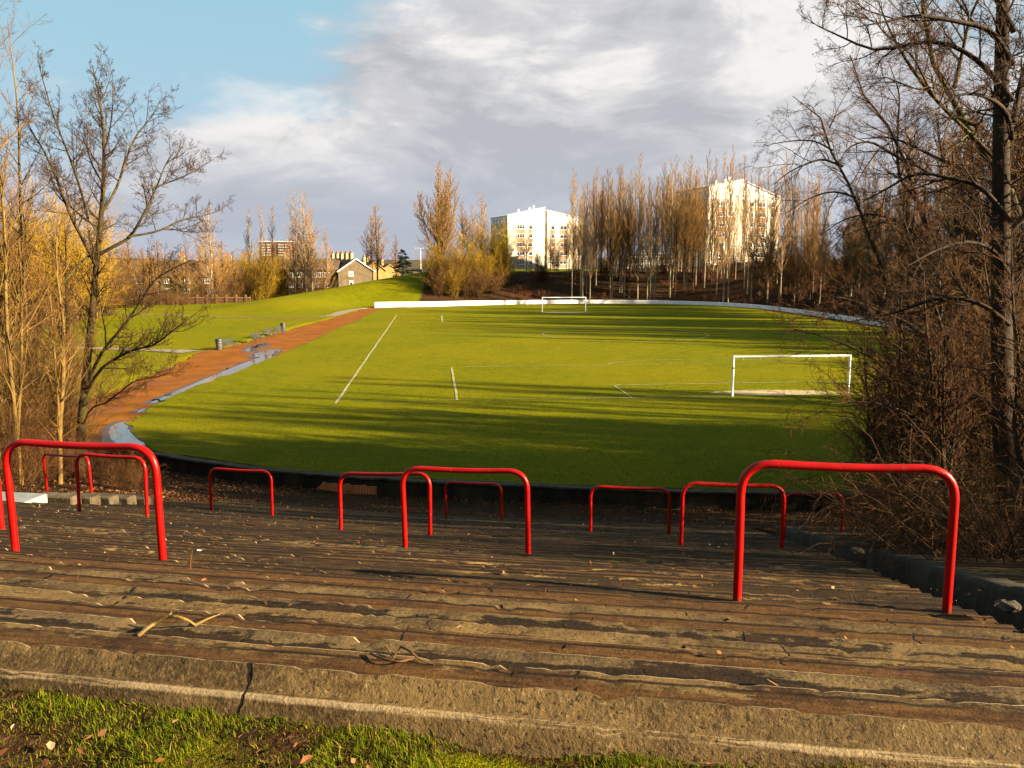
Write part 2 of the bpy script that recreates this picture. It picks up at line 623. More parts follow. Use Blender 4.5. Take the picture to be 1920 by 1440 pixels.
c = t.mix(t.math('MULTIPLY', under, .8), c, (.010, .007, .004))  # dark line under the nosing above: its gap and shadow as colour
hh = t.math('ADD', t.math('MULTIPLY', grit, .5), t.math('ADD', t.math('MULTIPLY', fine, 1.0), t.math('ADD', t.math('MULTIPLY', med, 1.0), t.math('MULTIPLY', pit, .4))))
hh = t.math('SUBTRACT', hh, t.math('MULTIPLY', t.math('MAXIMUM', crack, joint), 1.6))
hh = t.math('ADD', hh, t.math('MULTIPLY', back, .5))
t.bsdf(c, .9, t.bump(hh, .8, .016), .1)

m_wallold, t = new_mat("stained mossy wall")
v = t.pos()
n1 = t.noise(t.mapping(v, (1, 1, .22)), 1.6, 6, .7)
n2 = t.noise(v, 9, 5, .7)
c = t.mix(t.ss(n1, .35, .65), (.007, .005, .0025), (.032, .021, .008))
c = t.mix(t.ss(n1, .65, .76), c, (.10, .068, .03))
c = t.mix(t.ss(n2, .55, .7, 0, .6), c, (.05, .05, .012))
t.bsdf(c, .9, t.bump(n2, .8, .03), .2)

m_paint, t = new_mat("white masonry paint")
v = t.pos()
n1 = t.noise(t.mapping(v, (1, 1, .2)), .9, 6, .7)
n2 = t.noise(v, 7, 5, .7)
c = t.mix(t.ss(n1, .35, .7), (.95, .95, .95), (.76, .74, .70))
c = t.mix(t.ss(n2, .64, .74, 0, .75), c, (.30, .25, .20))
t.bsdf(c, .7, t.bump(n2, .3, .02), .3)

# ------------------------------------------------------------------ terrain sheet
def axis_coords(lo, hi, step, far, growth=1.16):
    a = list(np.arange(lo, hi + .01, step))
    s = step
    while a[-1] < far:
        s *= growth
        a.append(a[-1] + s)
    s = step
    b = [lo]
    while b[-1] > -far:
        s *= growth
        b.append(b[-1] - s)
    return np.array(b[:0:-1] + a)


gx = axis_coords(-75, 90, 1.0, 6000)
gy = axis_coords(-12, 215, 1.0, 6000)
GX, GY = np.meshgrid(gx, gy)
gd = sdf(GX, GY)
GZ = ground(GX.ravel(), GY.ravel(), gd)
SG = lambda d: 2.56 - (d - 8.87) * .086           # right-hand edge of the main terrace block
_, gs = sdf(GX, GY, True)
gsw = (gs + TOTAL / 2) % TOTAL - TOTAL / 2
under = (GY.ravel() < 40) & (gd > 5.0) & (gd < 27.2) & (gsw > -13.2) & (gsw < 42)
GZ = np.where(under, GZ - .55, GZ)
nx, ny = len(gx), len(gy)
ii = (np.arange(ny - 1)[:, None] * nx + np.arange(nx - 1)[None]).ravel()
quads = np.stack([ii, ii + 1, ii + nx + 1, ii + nx], -1)
q = np.stack([GX.ravel(), GY.ravel()], -1) - PC
phi = np.degrees(np.arctan2(q @ VV, -(q @ UU)))
X_, Y_ = GX.ravel(), GY.ravel()
dirt = np.where(phi > -100, sstep(phi, -52, -40), sstep(X_, -21, -15)) * (gd > 0)
dirt = np.where((Y_ < 40) & (gd > 27.0), .0, dirt)
dirt = np.where((Y_ > 150) & (gd > 21) & (X_ < 24), dirt * .25, dirt)
rr = np.hypot(X_, Y_ - 90)
woods = sstep(rr, 320, 600)
tr = mk("ground", np.stack([X_, Y_, GZ], -1), [quads], m_lawn, smooth=True, attrs={'dirt': dirt, 'woods': woods})
tag(tr, kind='structure')

# pitch sheet -----------------------------------------------------------
# inner edge of the grass: on the left it stays inside the running track
EDGE = np.array([at_z(x_, y_)[:2] for x_, y_ in [(330, 856), (300, 850), (270, 835), (262, 826), (250, 816), (243, 795), (262, 782), (290, 760), (330, 742), (375, 722), (425, 704), (465, 689), (500, 676),
                 (525, 664), (560, 650), (600, 632), (640, 613), (670, 601), (700, 586), (720, 578)]])
EDGE_W, EDGE_S = sdf(EDGE[:, 0], EDGE[:, 1], True)
EDGE_W = np.abs(EDGE_W)
EDGE_S = (EDGE_S + TOTAL / 2) % TOTAL - TOTAL / 2
_k = np.argsort(-EDGE_S)
EDGE_W, EDGE_S = EDGE_W[_k], EDGE_S[_k]


def grass_edge(s):
    P, N = curve_pt(s)
    y = P[:, 1]
    x = P[:, 0]
    left = (x < -10) & (y < 156)
    se = (np.asarray(s, float) + TOTAL / 2) % TOTAL - TOTAL / 2
    w = np.where((x < -10) & (y < 153.6), np.interp(se, EDGE_S[::-1], EDGE_W[::-1]), 0)
    w = np.where((x >= -25.2) & (y > 152), np.interp(x, [-25.3, -15, 0, 20, 30, 40, 48], [2.0, 1.5, .8, .6, .8, 1.6, 1.8]), w)
    w = np.where((x > 40) & (y > 60), np.interp(y, [60, 90, 152, 165], [.5, 1.6, 1.8, 1.2]), w)
    w = np.maximum(w, .04)
    w = np.convolve(np.r_[w[-2:], w, w[:2]], np.ones(5) / 5, 'valid')
    w = np.maximum(w + .35 * (vnoise(s / 1.1, s * 0, 4) - .5) * np.clip(w, 0, 1) + .15 * (vnoise(s / .35, s * 0, 5) - .5) * np.clip(w, 0, 1), .03)
    return P - N * w[:, None], w


ss_ = np.linspace(-TOTAL / 2, TOTAL / 2, 1400, endpoint=False)
E, EW = grass_edge(ss_)
rings = np.array([0, .1, .2, .32, .45, .58, .7, .8, .88, .94, .975, .99, 1.0])
Pv = []
for k in rings[1:]:
    Pv.append(CEN + (E - CEN) * k)
Pv = np.concatenate([CEN[None]] + Pv)
zz = .035 + .05 * (vnoise(Pv[:, 0] / 9, Pv[:, 1] / 9, 31) - .5)
n = len(E)
zz[-n:] = .03
tri = np.stack([np.zeros(n, int), 1 + np.arange(n), 1 + (np.arange(n) + 1) % n], -1)
qq = []
for r_ in range(len(rings) - 2):
    a = 1 + r_ * n + np.arange(n)
    b = 1 + r_ * n + (np.arange(n) + 1) % n
    qq.append(np.stack([a, a + n, b + n, b], -1))
pitch = mk("pitch", np.c_[Pv, zz], [tri, np.concatenate(qq)], m_pitch, smooth=True)
tag(pitch, kind='structure')


def pitch_z(x, y):
    return .035 + .05 * (vnoise(np.asarray(x) / 9, np.asarray(y) / 9, 31) - .5)


# running track: a band inside the boundary, under the grass edge
P, N = curve_pt(ss_)
band = []
for off, z in ((0.0, -.012), (-1.2, .0), (-3.5, .004), (-7.5, -.02)):
    Q_ = P + N * off
    band.append(np.c_[Q_, np.full(n, z)])
# widen outwards at the junction with the lawn path
junc = 1.3 * np.exp(-((P[:, 1] - 75) / 5.0) ** 2) * (P[:, 0] < -20)
jag = .5 * (vnoise(ss_ / 1.3, ss_ * 0, 14) - .5) * (P[:, 0] < -20)
band[0][:, :2] = P + N * (junc + jag)[:, None] * 1.0
band[0][:, 2] = np.where(P[:, 0] < -20, .012, -.012)
a = np.arange(n)
b = (a + 1) % n
tq = np.concatenate([np.stack([k * n + a, k * n + b, k * n + n + b, k * n + n + a], -1) for k in range(3)])
track = mk("running_track", np.concatenate(band), [tq], m_track, smooth=True)
tag(track, kind='structure')


def strip(name, pts, w, mat, lift=.02, nsub=8, kind='structure', edge=.15):
    c = catmull(np.array(pts), nsub, closed=False)
    tx = np.gradient(c, axis=0)
    tx /= np.linalg.norm(tx, axis=1, keepdims=True)
    nn = np.stack([-tx[:, 1], tx[:, 0]], -1)
    w = np.interp(np.linspace(0, 1, len(c)), np.linspace(0, 1, len(w)), w)[:, None] / 2
    rag = 1 + edge * (R.random((len(c), 2)) - .5)
    L_, R__ = c + nn * w * rag[:, :1], c - nn * w * rag[:, 1:]
    V = np.concatenate([np.c_[L_, ground(L_[:, 0], L_[:, 1]) + lift], np.c_[c, ground(c[:, 0], c[:, 1]) + lift + .01],
                        np.c_[R__, ground(R__[:, 0], R__[:, 1]) + lift]])
    k = len(c)
    a = np.arange(k - 1)
    o = mk(name, V, [np.concatenate([np.stack([a, a + k, a + k + 1, a + 1], -1), np.stack([a + k, a + 2 * k, a + 2 * k + 1, a + k + 1], -1)])], mat, smooth=True)
    return tag(o, kind=kind)


strip("path", [(-29.5, 76), (-34, 77.5), (-42, 78.5), (-56, 79), (-75, 78)], [2.6, 1.6, 1.6, 1.6, 1.6], m_tarmac, .05)
strip("path", [(-26.4, 152.6), (-27.6, 147), (-28.3, 138), (-28.2, 129), (-30, 126.5), (-36, 126), (-46, 126.5), (-62, 128)],
      [.7, 1.6, 2.0, 1.6, .8, .7, .7, .7], m_tarmac, .05)

# puddles ----------------------------------------------------------------
def puddle(outline, z):
    c = catmull(np.array(outline), 8)
    k = len(c)
    c = c + .05 * (R.random((k, 2)) - .5)
    m = c.mean(0)
    V = np.r_[[[*m, z]], np.c_[c, np.full(k, z)]]
    nn_ = np.roll(c, -1, 0) - np.roll(c, 1, 0)
    nn_ = np.stack([nn_[:, 1], -nn_[:, 0]], -1) / (np.linalg.norm(nn_, axis=1, keepdims=True) + 1e-9)
    ar_ = np.sum(c[:, 0] * np.roll(c[:, 1], -1) - np.roll(c[:, 0], -1) * c[:, 1])
    e_ = c + nn_ * np.sign(ar_) * (.14 + .38 * vnoise(c[:, 0] * 1.7, c[:, 1] * 1.7, 51))[:, None]
    Vm = np.r_[[[*m, z - .004]], np.c_[e_, np.full(k, z - .004)]]
    tag(mk("wet_ground", Vm, [np.stack([np.zeros(k, int), 1 + np.arange(k), 1 + (np.arange(k) + 1) % k], -1)], m_wet), kind='structure')
    o = mk("puddle", V, [np.stack([np.zeros(k, int), 1 + np.arange(k), 1 + (np.arange(k) + 1) % k], -1)], m_water)
    return tag(o, kind='structure')


def px_outline(pts, z):
    return [at_z(x, y, z)[:2] for x, y in pts]


PZ = .012
puddle(px_outline([(205, 806), (212, 797), (228, 791), (243, 791), (241, 803), (250, 816), (262, 826), (272, 833), (250, 836), (222, 832), (208, 822)], PZ), PZ)
def ribbon_puddle(pts):
    left = [p for p in pts]
    puddle(px_outline(left, PZ), PZ)
ribbon_puddle([(322, 738), (362, 720), (405, 702), (446, 685), (484, 671), (508, 665), (503, 676), (467, 691), (427, 707), (387, 724), (347, 740), (327, 745)])
ribbon_puddle([(299, 748), (312, 742), (322, 741), (316, 747), (303, 751)])
ribbon_puddle([(283, 754), (294, 750), (297, 752), (289, 756)])
ribbon_puddle([(258, 771), (266, 767), (273, 766), (268, 770), (260, 773)])
ribbon_puddle([(461, 655), (474, 652), (480, 655), (472, 659), (463, 659)])
ribbon_puddle([(466, 649), (480, 647), (476, 651)])
ribbon_puddle([(482, 649), (496, 645), (500, 648), (488, 652)])
ribbon_puddle([(486, 645), (500, 643), (498, 645)])
ribbon_puddle([(468, 668), (500, 657), (524, 655), (520, 661), (500, 667), (480, 670)])

# pitch markings -----------------------------------------------------------
def pl(s_, t_):
    return PC + UU * s_ + VV * t_


mark_V, mark_Q, mark_A = [], [], []


def line(pts, w=.13, a0=1.0):
    pts = np.array(pts, float)
    segs = np.linalg.norm(np.diff(pts, axis=0), axis=1)
    cum = np.r_[0, np.cumsum(segs)]
    u = np.linspace(0, cum[-1], max(2, int(cum[-1] / .6)))
    c = np.stack([np.interp(u, cum, pts[:, 0]), np.interp(u, cum, pts[:, 1])], -1)
    tx = np.gradient(c, axis=0)
    tx /= np.linalg.norm(tx, axis=1, keepdims=True)
    nn = np.stack([-tx[:, 1], tx[:, 0]], -1)
    wob = .05 * (vnoise(u / 3, u * 0, 77) - .5)[:, None]
    k0 = sum(len(v_) for v_ in mark_V)
    k = len(c)
    for sg in (1, -1):
        e = c + nn * (sg * w / 2 + wob)
        mark_V.append(np.c_[e, pitch_z(e[:, 0], e[:, 1]) + .02])
        mark_A.append(np.full(k, a0))
    a = np.arange(k - 1)
    mark_Q.append(np.stack([k0 + a, k0 + k + a, k0 + k + a + 1, k0 + a + 1], -1))


G1S, G2S, HWD = -45.0, 45.0, 27.4
line([pl(G1S - .5, -HWD), pl(38.5, -HWD - .2)], .16, .85)
line([pl(G1S, -HWD + 1), pl(G1S, -14)], .1, .25)
line([pl(G1S, -14), pl(G1S, HWD)], .12, .75)
line([pl(G1S, -20.4), pl(G1S + 15.6, -20.4)], .14, .85)
line([pl(G1S + 16, -19.5), pl(G1S + 16, 20)], .12, .55)
line([pl(G1S, -9.9), pl(G1S + 5.3, -9.9), pl(G1S + 5.3, 9.9), pl(G1S, 9.9)], .12, .8)
line([pl(G1S + 16 + 3.6 * math.sin(a_), 8 * math.cos(a_)) for a_ in np.linspace(.1, math.pi - .1, 20)], .12, .6)
line([pl(9.15 * math.sin(a_), 9.4 * math.cos(a_)) for a_ in np.linspace(0, 2 * math.pi, 60)], .16, .62)
line([pl(0, -HWD), pl(0, HWD)], .12, .3)
line([pl(G2S, -20.4), pl(G2S - 6, -20.6)], .1, .2)
line([pl(G2S - 23, -20.6), pl(G2S - 9, -20.6)], .22, 1.0)
line([pl(G2S, -9.9), pl(G2S - 5.5, -9.9), pl(G2S - 5.5, 9.9), pl(G2S, 9.9)], .12, .5)
line([pl(G1S, HWD), pl(G2S, HWD)], .12, .5)
mk_o = mk("pitch_markings", np.concatenate(mark_V), [np.concatenate(mark_Q)], m_white_line, attrs={'paint': np.concatenate(mark_A)})
tag(mk_o, kind='structure')

# ------------------------------------------------------------------ terrace steps
TREAD = .35
D_TOP, D_BOT = 26.76, 5.4
NST = int(round((D_TOP - D_BOT) / TREAD))


def terr_z(d):
    return -1.224 + .2867 * d


def tilt(s, d):
    """the top rows are laid a little askew to the curve"""
    return .052 * (np.clip(s, -9, 4) + 2.4) * sstep(np.asarray(d, float), 17, 25)


def fbm(x, y, seed):
    return vnoise(x, y, seed) * .5 + vnoise(x * 2.1, y * 2.1, seed + 1) * .27 + vnoise(x * 4.3, y * 4.3, seed + 2) * .15 + vnoise(x * 9.1, y * 9.1, seed + 3) * .08


def terrace(name, sL, sR, lift, du=.06, seed=0, closed_side=None):
    """rows of steps that follow the curve; sL, sR give the block's ends as functions of d"""
    Vs, UVs, As, Qs = [], [], [], []
    kk = 0
    nu = int((sR(16) - sL(16)) / du)
    par = np.linspace(0, 1, nu)
    for k in range(NST + 1):
        d0 = D_TOP - k * TREAD
        d1 = d0 - TREAD
        z0 = terr_z(d0 - .1) + lift
        w_low = .007 * (fbm(par * 23 + k * 3.1, par * 0 + k * 7.7, seed + 40) - .5)
        chip = .13 * sstep(fbm(par * 190, par * 0 + k * 5.3, seed + 60), .62, .70)
        big = .20 * sstep(fbm(par * 40, par * 0 + k * 9.3, seed + 80), .66, .70)
        jz = .012 * (R.random() - .5)
        wob = .012 * (fbm(par * 60, par * 0 + k * 3.3, seed + 90) - .5) +   .006 * (R.random(nu) - .5) + .09 * big + .06 * chip
        ztop = z0 + jz + w_low
        drop = .06 * chip + .10 * big + .003 * R.random(nu)
        rows = [(d0 + .05, ztop + .012, .0), (d0 - .10, ztop + .002, .25), (d0 - .21, ztop - .004, .55),
                (d1 + .035 + wob, ztop - .006 - drop * .7, .72), (d1 + .006 + wob, ztop - .018 - drop, .80), (d1 + wob * .8, ztop - .06 - drop * .6, .88), (d1 - .01 + wob * .4, ztop - .15 - drop * 0, .98)]
        if k == 0:      # the kerb that faces the grass
            e0 = d1 + .17
            ztop = ztop - .08
            rows = [(e0 + .06, ztop - .30, .60), (e0 + wob * .5, ztop - .02 - drop * .4, .70), (e0 - .02 + wob * .5, ztop + .004 - drop * .3, .80), (e0 - .06, ztop + .004, .68)] + rows[3:]
        n0 = len(rows)
        for (dr, zr, vv) in rows:
            dr = np.broadcast_to(dr, par.shape)
            zr = np.broadcast_to(zr, par.shape)
            lo, hi = sL(dr), sR(dr)
            s = lo + (hi - lo) * par
            P_, N_ = curve_pt(s)
            XY = P_ + N_ * (dr + tilt(s, dr))[:, None]
            Vs.append(np.c_[XY, zr])
            UVs.append(np.stack([XY[:, 0] * .99 - XY[:, 1] * .12, np.full(nu, k + vv)], -1))
            As.append(np.full(nu, k / NST))
        for r_ in range(n0 - 1):
            a = kk + r_ * nu + np.arange(nu - 1)
            Qs.append(np.stack([a, a + 1, a + nu + 1, a + nu], -1))
        kk += n0 * nu
    V = np.concatenate(Vs)
    o = mk(name, V, [np.concatenate(Qs)], m_terrace, smooth=True, uv=np.concatenate(UVs), attrs={'down': np.concatenate(As)})
    o.data.set_sharp_from_angle(angle=math.radians(38))
    return tag(o, kind='structure')


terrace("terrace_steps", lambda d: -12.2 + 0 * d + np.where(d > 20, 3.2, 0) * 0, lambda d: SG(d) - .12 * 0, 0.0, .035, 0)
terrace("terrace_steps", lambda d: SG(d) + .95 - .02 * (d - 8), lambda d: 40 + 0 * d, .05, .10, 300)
# sunken gangway between the two blocks: floor and the rough side of the right-hand block
def radial_wall(name, sfun, zlo, zhi, mat, thick=0.0):
    d = np.linspace(D_BOT, D_TOP + .2, 160)
    P_, N_ = curve_pt(sfun(d))
    XY = P_ + N_ * d[:, None]
    rows = [np.c_[XY, terr_z(d) + z + (.05 * (vnoise(d * 3, d * 0, 8) - .5) if 0 < i_ < 4 else 0)] for i_, z in enumerate(np.linspace(zlo, zhi, 5))]
    off = .05 * (vnoise(d * 4, d * 0 + 3, 18) - .5)
    for i_ in (1, 2, 3):
        rows[i_][:, 0] += off + .04 * (R.random(len(d)) - .5)
    k = len(d)
    a = np.arange(k - 1)
    return mk(name, np.concatenate(rows), [np.concatenate([np.stack([i_ * k + a, i_ * k + a + 1, (i_ + 1) * k + a + 1, (i_ + 1) * k + a], -1) for i_ in range(4)])], mat, smooth=True)


def string_wall(sfun, zlo, zhi, thick, mat):
    """rough side wall of the right-hand block, a closed box that runs down the slope"""
    d = np.linspace(D_BOT - .3, D_TOP + .2, 260)
    rows = []
    for ds_, z in ((0, zlo), (0, (zlo + zhi) / 2), (.02, zhi - .05), (.06, zhi), (thick - .03, zhi), (thick, zhi - .3)):
        P_, N_ = curve_pt(sfun(d) + ds_ + .07 * (fbm(d * 1.4, d * 0 + ds_ * 9, 18) - .5))
        XY = P_ + N_ * d[:, None]
        rows.append(np.c_[XY, terr_z(d) + z + (.10 * (fbm(d * 1.9, d * 0 + z, 8) - .5) if z > zlo else 0)])
    k = len(d)
    a = np.arange(k - 1)
    return mk("gangway_side", np.concatenate(rows), [np.concatenate([np.stack([i_ * k + a, i_ * k + a + 1, (i_ + 1) * k + a + 1, (i_ + 1) * k + a], -1) for i_ in range(5)])], mat, smooth=True)


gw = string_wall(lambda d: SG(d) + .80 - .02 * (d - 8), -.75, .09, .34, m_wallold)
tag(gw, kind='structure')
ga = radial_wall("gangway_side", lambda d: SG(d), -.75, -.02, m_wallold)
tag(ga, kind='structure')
d = np.linspace(D_BOT, D_TOP + .2, 60)
rowsV = []
for k in range(4):
    f_ = k / 3
    P_, N_ = curve_pt((SG(d) - .02) * (1 - f_) + (SG(d) + .98 - .02 * (d - 8)) * f_)
    XY = P_ + N_ * d[:, None]
    rowsV.append(np.c_[XY, terr_z(d) - .31 + .08 * (R.random(60) - .5)])
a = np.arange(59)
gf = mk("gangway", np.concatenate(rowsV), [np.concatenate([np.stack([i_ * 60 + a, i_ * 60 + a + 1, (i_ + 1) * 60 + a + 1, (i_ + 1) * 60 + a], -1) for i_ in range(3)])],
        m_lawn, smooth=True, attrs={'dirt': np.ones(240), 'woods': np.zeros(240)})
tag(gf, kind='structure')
#%%NEXT%%
# ------------------------------------------------------------------ verge behind the kerb
dv = np.r_[np.arange(26.52, 29, .06), np.arange(29, 42, .5)]
sv = np.linspace(-9, 7, 200)
P_, N_ = curve_pt(sv)
XYv = P_[None] + N_[None] * (dv[:, None] + tilt(sv, 26.0)[None])[:, :, None]
zv = 6.262 + .10 * sstep(dv, 27, 32)[:, None] + .07 * (vnoise(XYv[..., 0] * 2.5, XYv[..., 1] * 2.5, 61) - .5) + .03 * (vnoise(XYv[..., 0] * 9, XYv[..., 1] * 9, 62) - .5)
ns_, nd_ = len(sv), len(dv)
a = (np.arange(nd_ - 1)[:, None] * ns_ + np.arange(ns_ - 1)[None]).ravel()
dirtv = np.broadcast_to((.45 * sstep(dv, 26.75, 26.55)[:, None] + .61), (nd_, ns_)) * np.clip(.5 + .8 * vnoise(XYv[..., 0] * 1.8, XYv[..., 1] * 1.8, 63), 0, 1.2)
dirtv = dirtv + .15 * sstep(XYv[..., 0], -.3, .8)
vg = mk("verge", np.c_[XYv.reshape(-1, 2), zv.ravel()], [np.stack([a, a + ns_, a + ns_ + 1, a + 1], -1)], m_lawn, smooth=True,
        attrs={'dirt': dirtv.ravel(), 'woods': np.zeros(ns_ * nd_)})
tag(vg, kind='structure')


# ------------------------------------------------------------------ walls round the pitch
def s_of(x, y):
    s = sdf([x], [y], True)[1][0]
    return (s + TOTAL / 2) % TOTAL - TOTAL / 2


def sweep(name, s0, s1, prof_fn, mat, parent=None, ds=.35):
    """closed profile (d, z) points per station swept along the boundary"""
    ns = int(abs(s1 - s0) / ds)
    s = np.linspace(s0, s1, ns)
    P_, N_ = curve_pt(s)
    prof = prof_fn(s)                                        # list of (d array, z array)
    rows = [np.c_[P_ + N_ * np.broadcast_to(dr, s.shape)[:, None], np.broadcast_to(zr, s.shape)] for dr, zr in prof]
    m = len(rows)
    a = np.arange(ns - 1)
    Q = [np.stack([i_ * ns + a, i_ * ns + a + 1, ((i_ + 1) % m) * ns + a + 1, ((i_ + 1) % m) * ns + a], -1) for i_ in range(m)]
    ends = []
    for e in (0, ns - 1):
        for i_ in range(1, m - 1):
            ends.append((0 * ns + e, i_ * ns + e, (i_ + 1) * ns + e) if e == 0 else (e, (i_ + 1) * ns + e, i_ * ns + e))
    o = mk(name, np.concatenate(rows), [np.concatenate(Q), np.array(ends)], mat, parent, smooth=True)
    o.data.set_sharp_from_angle(angle=math.radians(35))
    return o


sA, sB = s_of(-19.5, 36.8), 70.0
rw = empty("retaining_wall", (4.5, 29.1, -.6))
tag(rw, "dark stained low wall holding up the pitch edge at the foot of the terrace", "wall")


def at_root(o, root):
    """keep world-space vertices when parenting to an empty that is only translated"""
    o.parent = root
    loc = np.array(root.location)
    me = o.data
    co = np.empty(len(me.vertices) * 3, np.float32)
    me.vertices.foreach_get('co', co)
    co = co.reshape(-1, 3) - loc
    me.vertices.foreach_set('co', co.astype(np.float32).ravel())
    me.update()
    return o


def rw_prof(s):
    wob = .05 * (fbm(s / 1.5, s * 0, 5) - .5)
    t1 = .0 + .10 * (fbm(s / .9, s * 0 + 2, 6) - .5)
    return [(-.02 + 0 * s, -.9 + 0 * s), (-.02 + wob * .3, t1 - .04), (.30 + wob, t1 - .04), (.33 + wob, -.3 + 0 * s), (.36 + wob * .5, -.9 + 0 * s)]


at_root(sweep("wall_body", sA, sB, rw_prof, m_wallold), rw)
m_cope = simple("weathered coping", (.022, .015, .008), (.075, .055, .028), 2.5, .9, .2, .6)
at_root(sweep("coping", sA + .02, sB - .02, lambda s: [(-.05 + 0 * s, .0 + .10 * (fbm(s / .9, s * 0 + 2, 6) - .5) - .037), (-.05 + .03 * (fbm(s / .5, s * 0, 7) - .5), .03 + .10 * (fbm(s / .9, s * 0 + 2, 6) - .5)),
                                                        (.36 + .05 * (fbm(s / .6, s * 0, 8) - .5), .03 + .10 * (fbm(s / .9, s * 0 + 2, 6) - .5)), (.37 + .05 * (fbm(s / .6, s * 0, 8) - .5), .0 + .10 * (fbm(s / .9, s * 0 + 2, 6) - .5) - .037)], m_cope, ds=.2), rw)
# bare brick at the foot of the wall
m_brick, t = new_mat("bare orange brick")
bt = t.n('ShaderNodeTexBrick')
t.put(bt.inputs['Vector'], t.n('ShaderNodeUVMap', uv_map='uv').outputs[0])
for i_, v_ in (('Color1', (.62, .19, .05, 1)), ('Color2', (.48, .13, .035, 1)), ('Mortar', (.10, .06, .04, 1))):
    bt.inputs[i_].default_value = v_
bt.inputs['Scale'].default_value = 1.0
bt.inputs['Brick Width'].default_value = .11
bt.inputs['Row Height'].default_value = .21
bt.inputs['Mortar Size'].default_value = .012
bt.offset = 0.0
t.bsdf(t.mix(t.ss(t.noise(t.pos(), 9, 4), .5, .75, 0, .5), bt.outputs['Color'], (.12, .06, .03)), .85, t.bump(bt.outputs['Fac'], -.6, .02), .2)
sb = np.linspace(s_of(-7.3, 31.2) - .2, s_of(-5.2, 30.7) + .2, 40)
Pb, Nb = curve_pt(sb)
hb = .32 * np.clip(np.minimum((sb - sb[0]) * 3.0, 1), .12, 1) * (.85 + .3 * vnoise(sb / .11, sb * 0, 3))
rowsb = [np.c_[Pb + Nb * dd_, -.60 + 0 * sb + zz_ * hb] for dd_, zz_ in ((.37, 0), (.40, .0), (.415, .9), (.36, 1.0))]
rowsb[0][:, 2] = -.7
rowsb[1][:, 2] = -.7
uvb = np.concatenate([np.stack([sb, np.full(40, w_)], -1) for w_ in (-.02, 0., .2, .25)])
a = np.arange(39)
bo = mk("exposed_brick", np.concatenate(rowsb), [np.concatenate([np.stack([k * 40 + a, k * 40 + a + 1, k * 40 + 41 + a, k * 40 + 40 + a], -1) for k in range(3)])], m_brick, uv=uvb)
bo['label'] = "bare orange brick course low on the dark wall"
at_root(bo, rw)

sW0, sW1 = s_of(-25.3, 153.6), s_of(47.6, 74)
if sW0 < sW1:
    sW0 += TOTAL
hfun = lambda s: np.interp(np.abs(s - sW0), [0, 12, 35, 60, 200], [.98, .92, .76, .66, .62])
pw = sweep("perimeter_wall", sW1, sW0, lambda s: [(.0 + 0 * s, -.15 + 0 * s), (.0 + 0 * s, hfun(s) - .03), (.03 + 0 * s, hfun(s)), (.29 + 0 * s, hfun(s)), (.32 + 0 * s, hfun(s) - .03), (.32 + 0 * s, -.15 + 0 * s)], m_paint, ds=.6)
tag(pw, "long low white painted wall curving round the far end of the pitch", "wall")
kb = sweep("kerb_wall", s_of(-24.3, 43.5) if False else s_of(-23.2, 39.6), sA - .05, lambda s: [(.0 + 0 * s, -.5 + 0 * s), (0 + 0 * s, .12 + .06 * (vnoise(s / .4, s * 0, 3) - .5)), (.25 + 0 * s, .12 + .06 * (vnoise(s / .4, s * 0, 3) - .5)), (.27 + 0 * s, -.5 + 0 * s)], m_paint, ds=.2)
tag(kb, "short stretch of white painted kerb wall behind the trees beside the puddle", "wall")

# ------------------------------------------------------------------ crush barriers
m_red, t = new_mat("red gloss paint")
v = t.pos()
n1 = t.noise(v, 4, 5, .7)
n2 = t.noise(v, 26, 4, .75)
c = t.mix(t.ss(n1, .3, .7), (.26, .0012, .0006), (.36, .0025, .0012))
c = t.mix(t.ss(n2, .64, .70, 0, .85), c, (.10, .022, .010))
c = t.mix(t.ss(t.noise(v, 11, 5, .7), .62, .68, 0, .5), c, (.34, .05, .035))
oz = t.n('ShaderNodeSeparateXYZ')
t.link(t.n('ShaderNodeTexCoord').outputs['Object'], oz.inputs[0])
foot = t.ss(t.math('ADD', oz.outputs[2], t.math('MULTIPLY', t.math('SUBTRACT', n2, .5), .22)), .09, .02)
c = t.mix(t.math('MULTIPLY', foot, .75), c, (.07, .022, .010))
t.bsdf(c, .36, t.bump(n2, .12, .01), .18)


def barrier(A, B, h0, h1, label, r=.033, group="red crush barriers on the terrace", bend=.24):
    A, B = np.array(A, float), np.array(B, float)
    root = empty("crush_barrier", A)
    tag(root, label, "barrier", group)
    TA, TB = A + [0, 0, h0], B + [0, 0, h1]
    ax = (TB - TA) / np.linalg.norm(TB - TA)
    lean = np.array([R.normal(0, .012), R.normal(0, .012), 0])
    TA, TB = TA + lean, TB + lean
    ua, ub = (TA - A) / np.linalg.norm(TA - A), (TB - B) / np.linalg.norm(TB - B)
    pts = []
    a0, a1 = TA - ua * bend, TA + ax * bend
    for k in np.linspace(0, 1, 9):
        pts.append((1 - k) ** 2 * a0 + 2 * k * (1 - k) * (TA) + k * k * a1)
    b0, b1 = TB - ax * bend, TB - ub * bend
    for k in np.linspace(.2, .8, 4):
        m_ = a1 * (1 - k) + b0 * k
        pts.append(m_ + [0, 0, -.012 * math.sin(math.pi * k)])
    for k in np.linspace(0, 1, 9):
        pts.append((1 - k) ** 2 * b0 + 2 * k * (1 - k) * (TB) + k * k * b1)
    MB().tube(np.array(pts) - A, r, 16, cap=False).build("rail", m_red, root, True)
    MB().tube(np.array([A - ua * .25, (A + a0) / 2 + [.003, 0, 0], a0]) - A, r, 16, cap=False).build("leg", m_red, root, True)
    MB().tube(np.array([B - ub * .25, (B + b1) / 2, b1]) - A, r, 16, cap=False).build("leg", m_red, root, True)
    return root


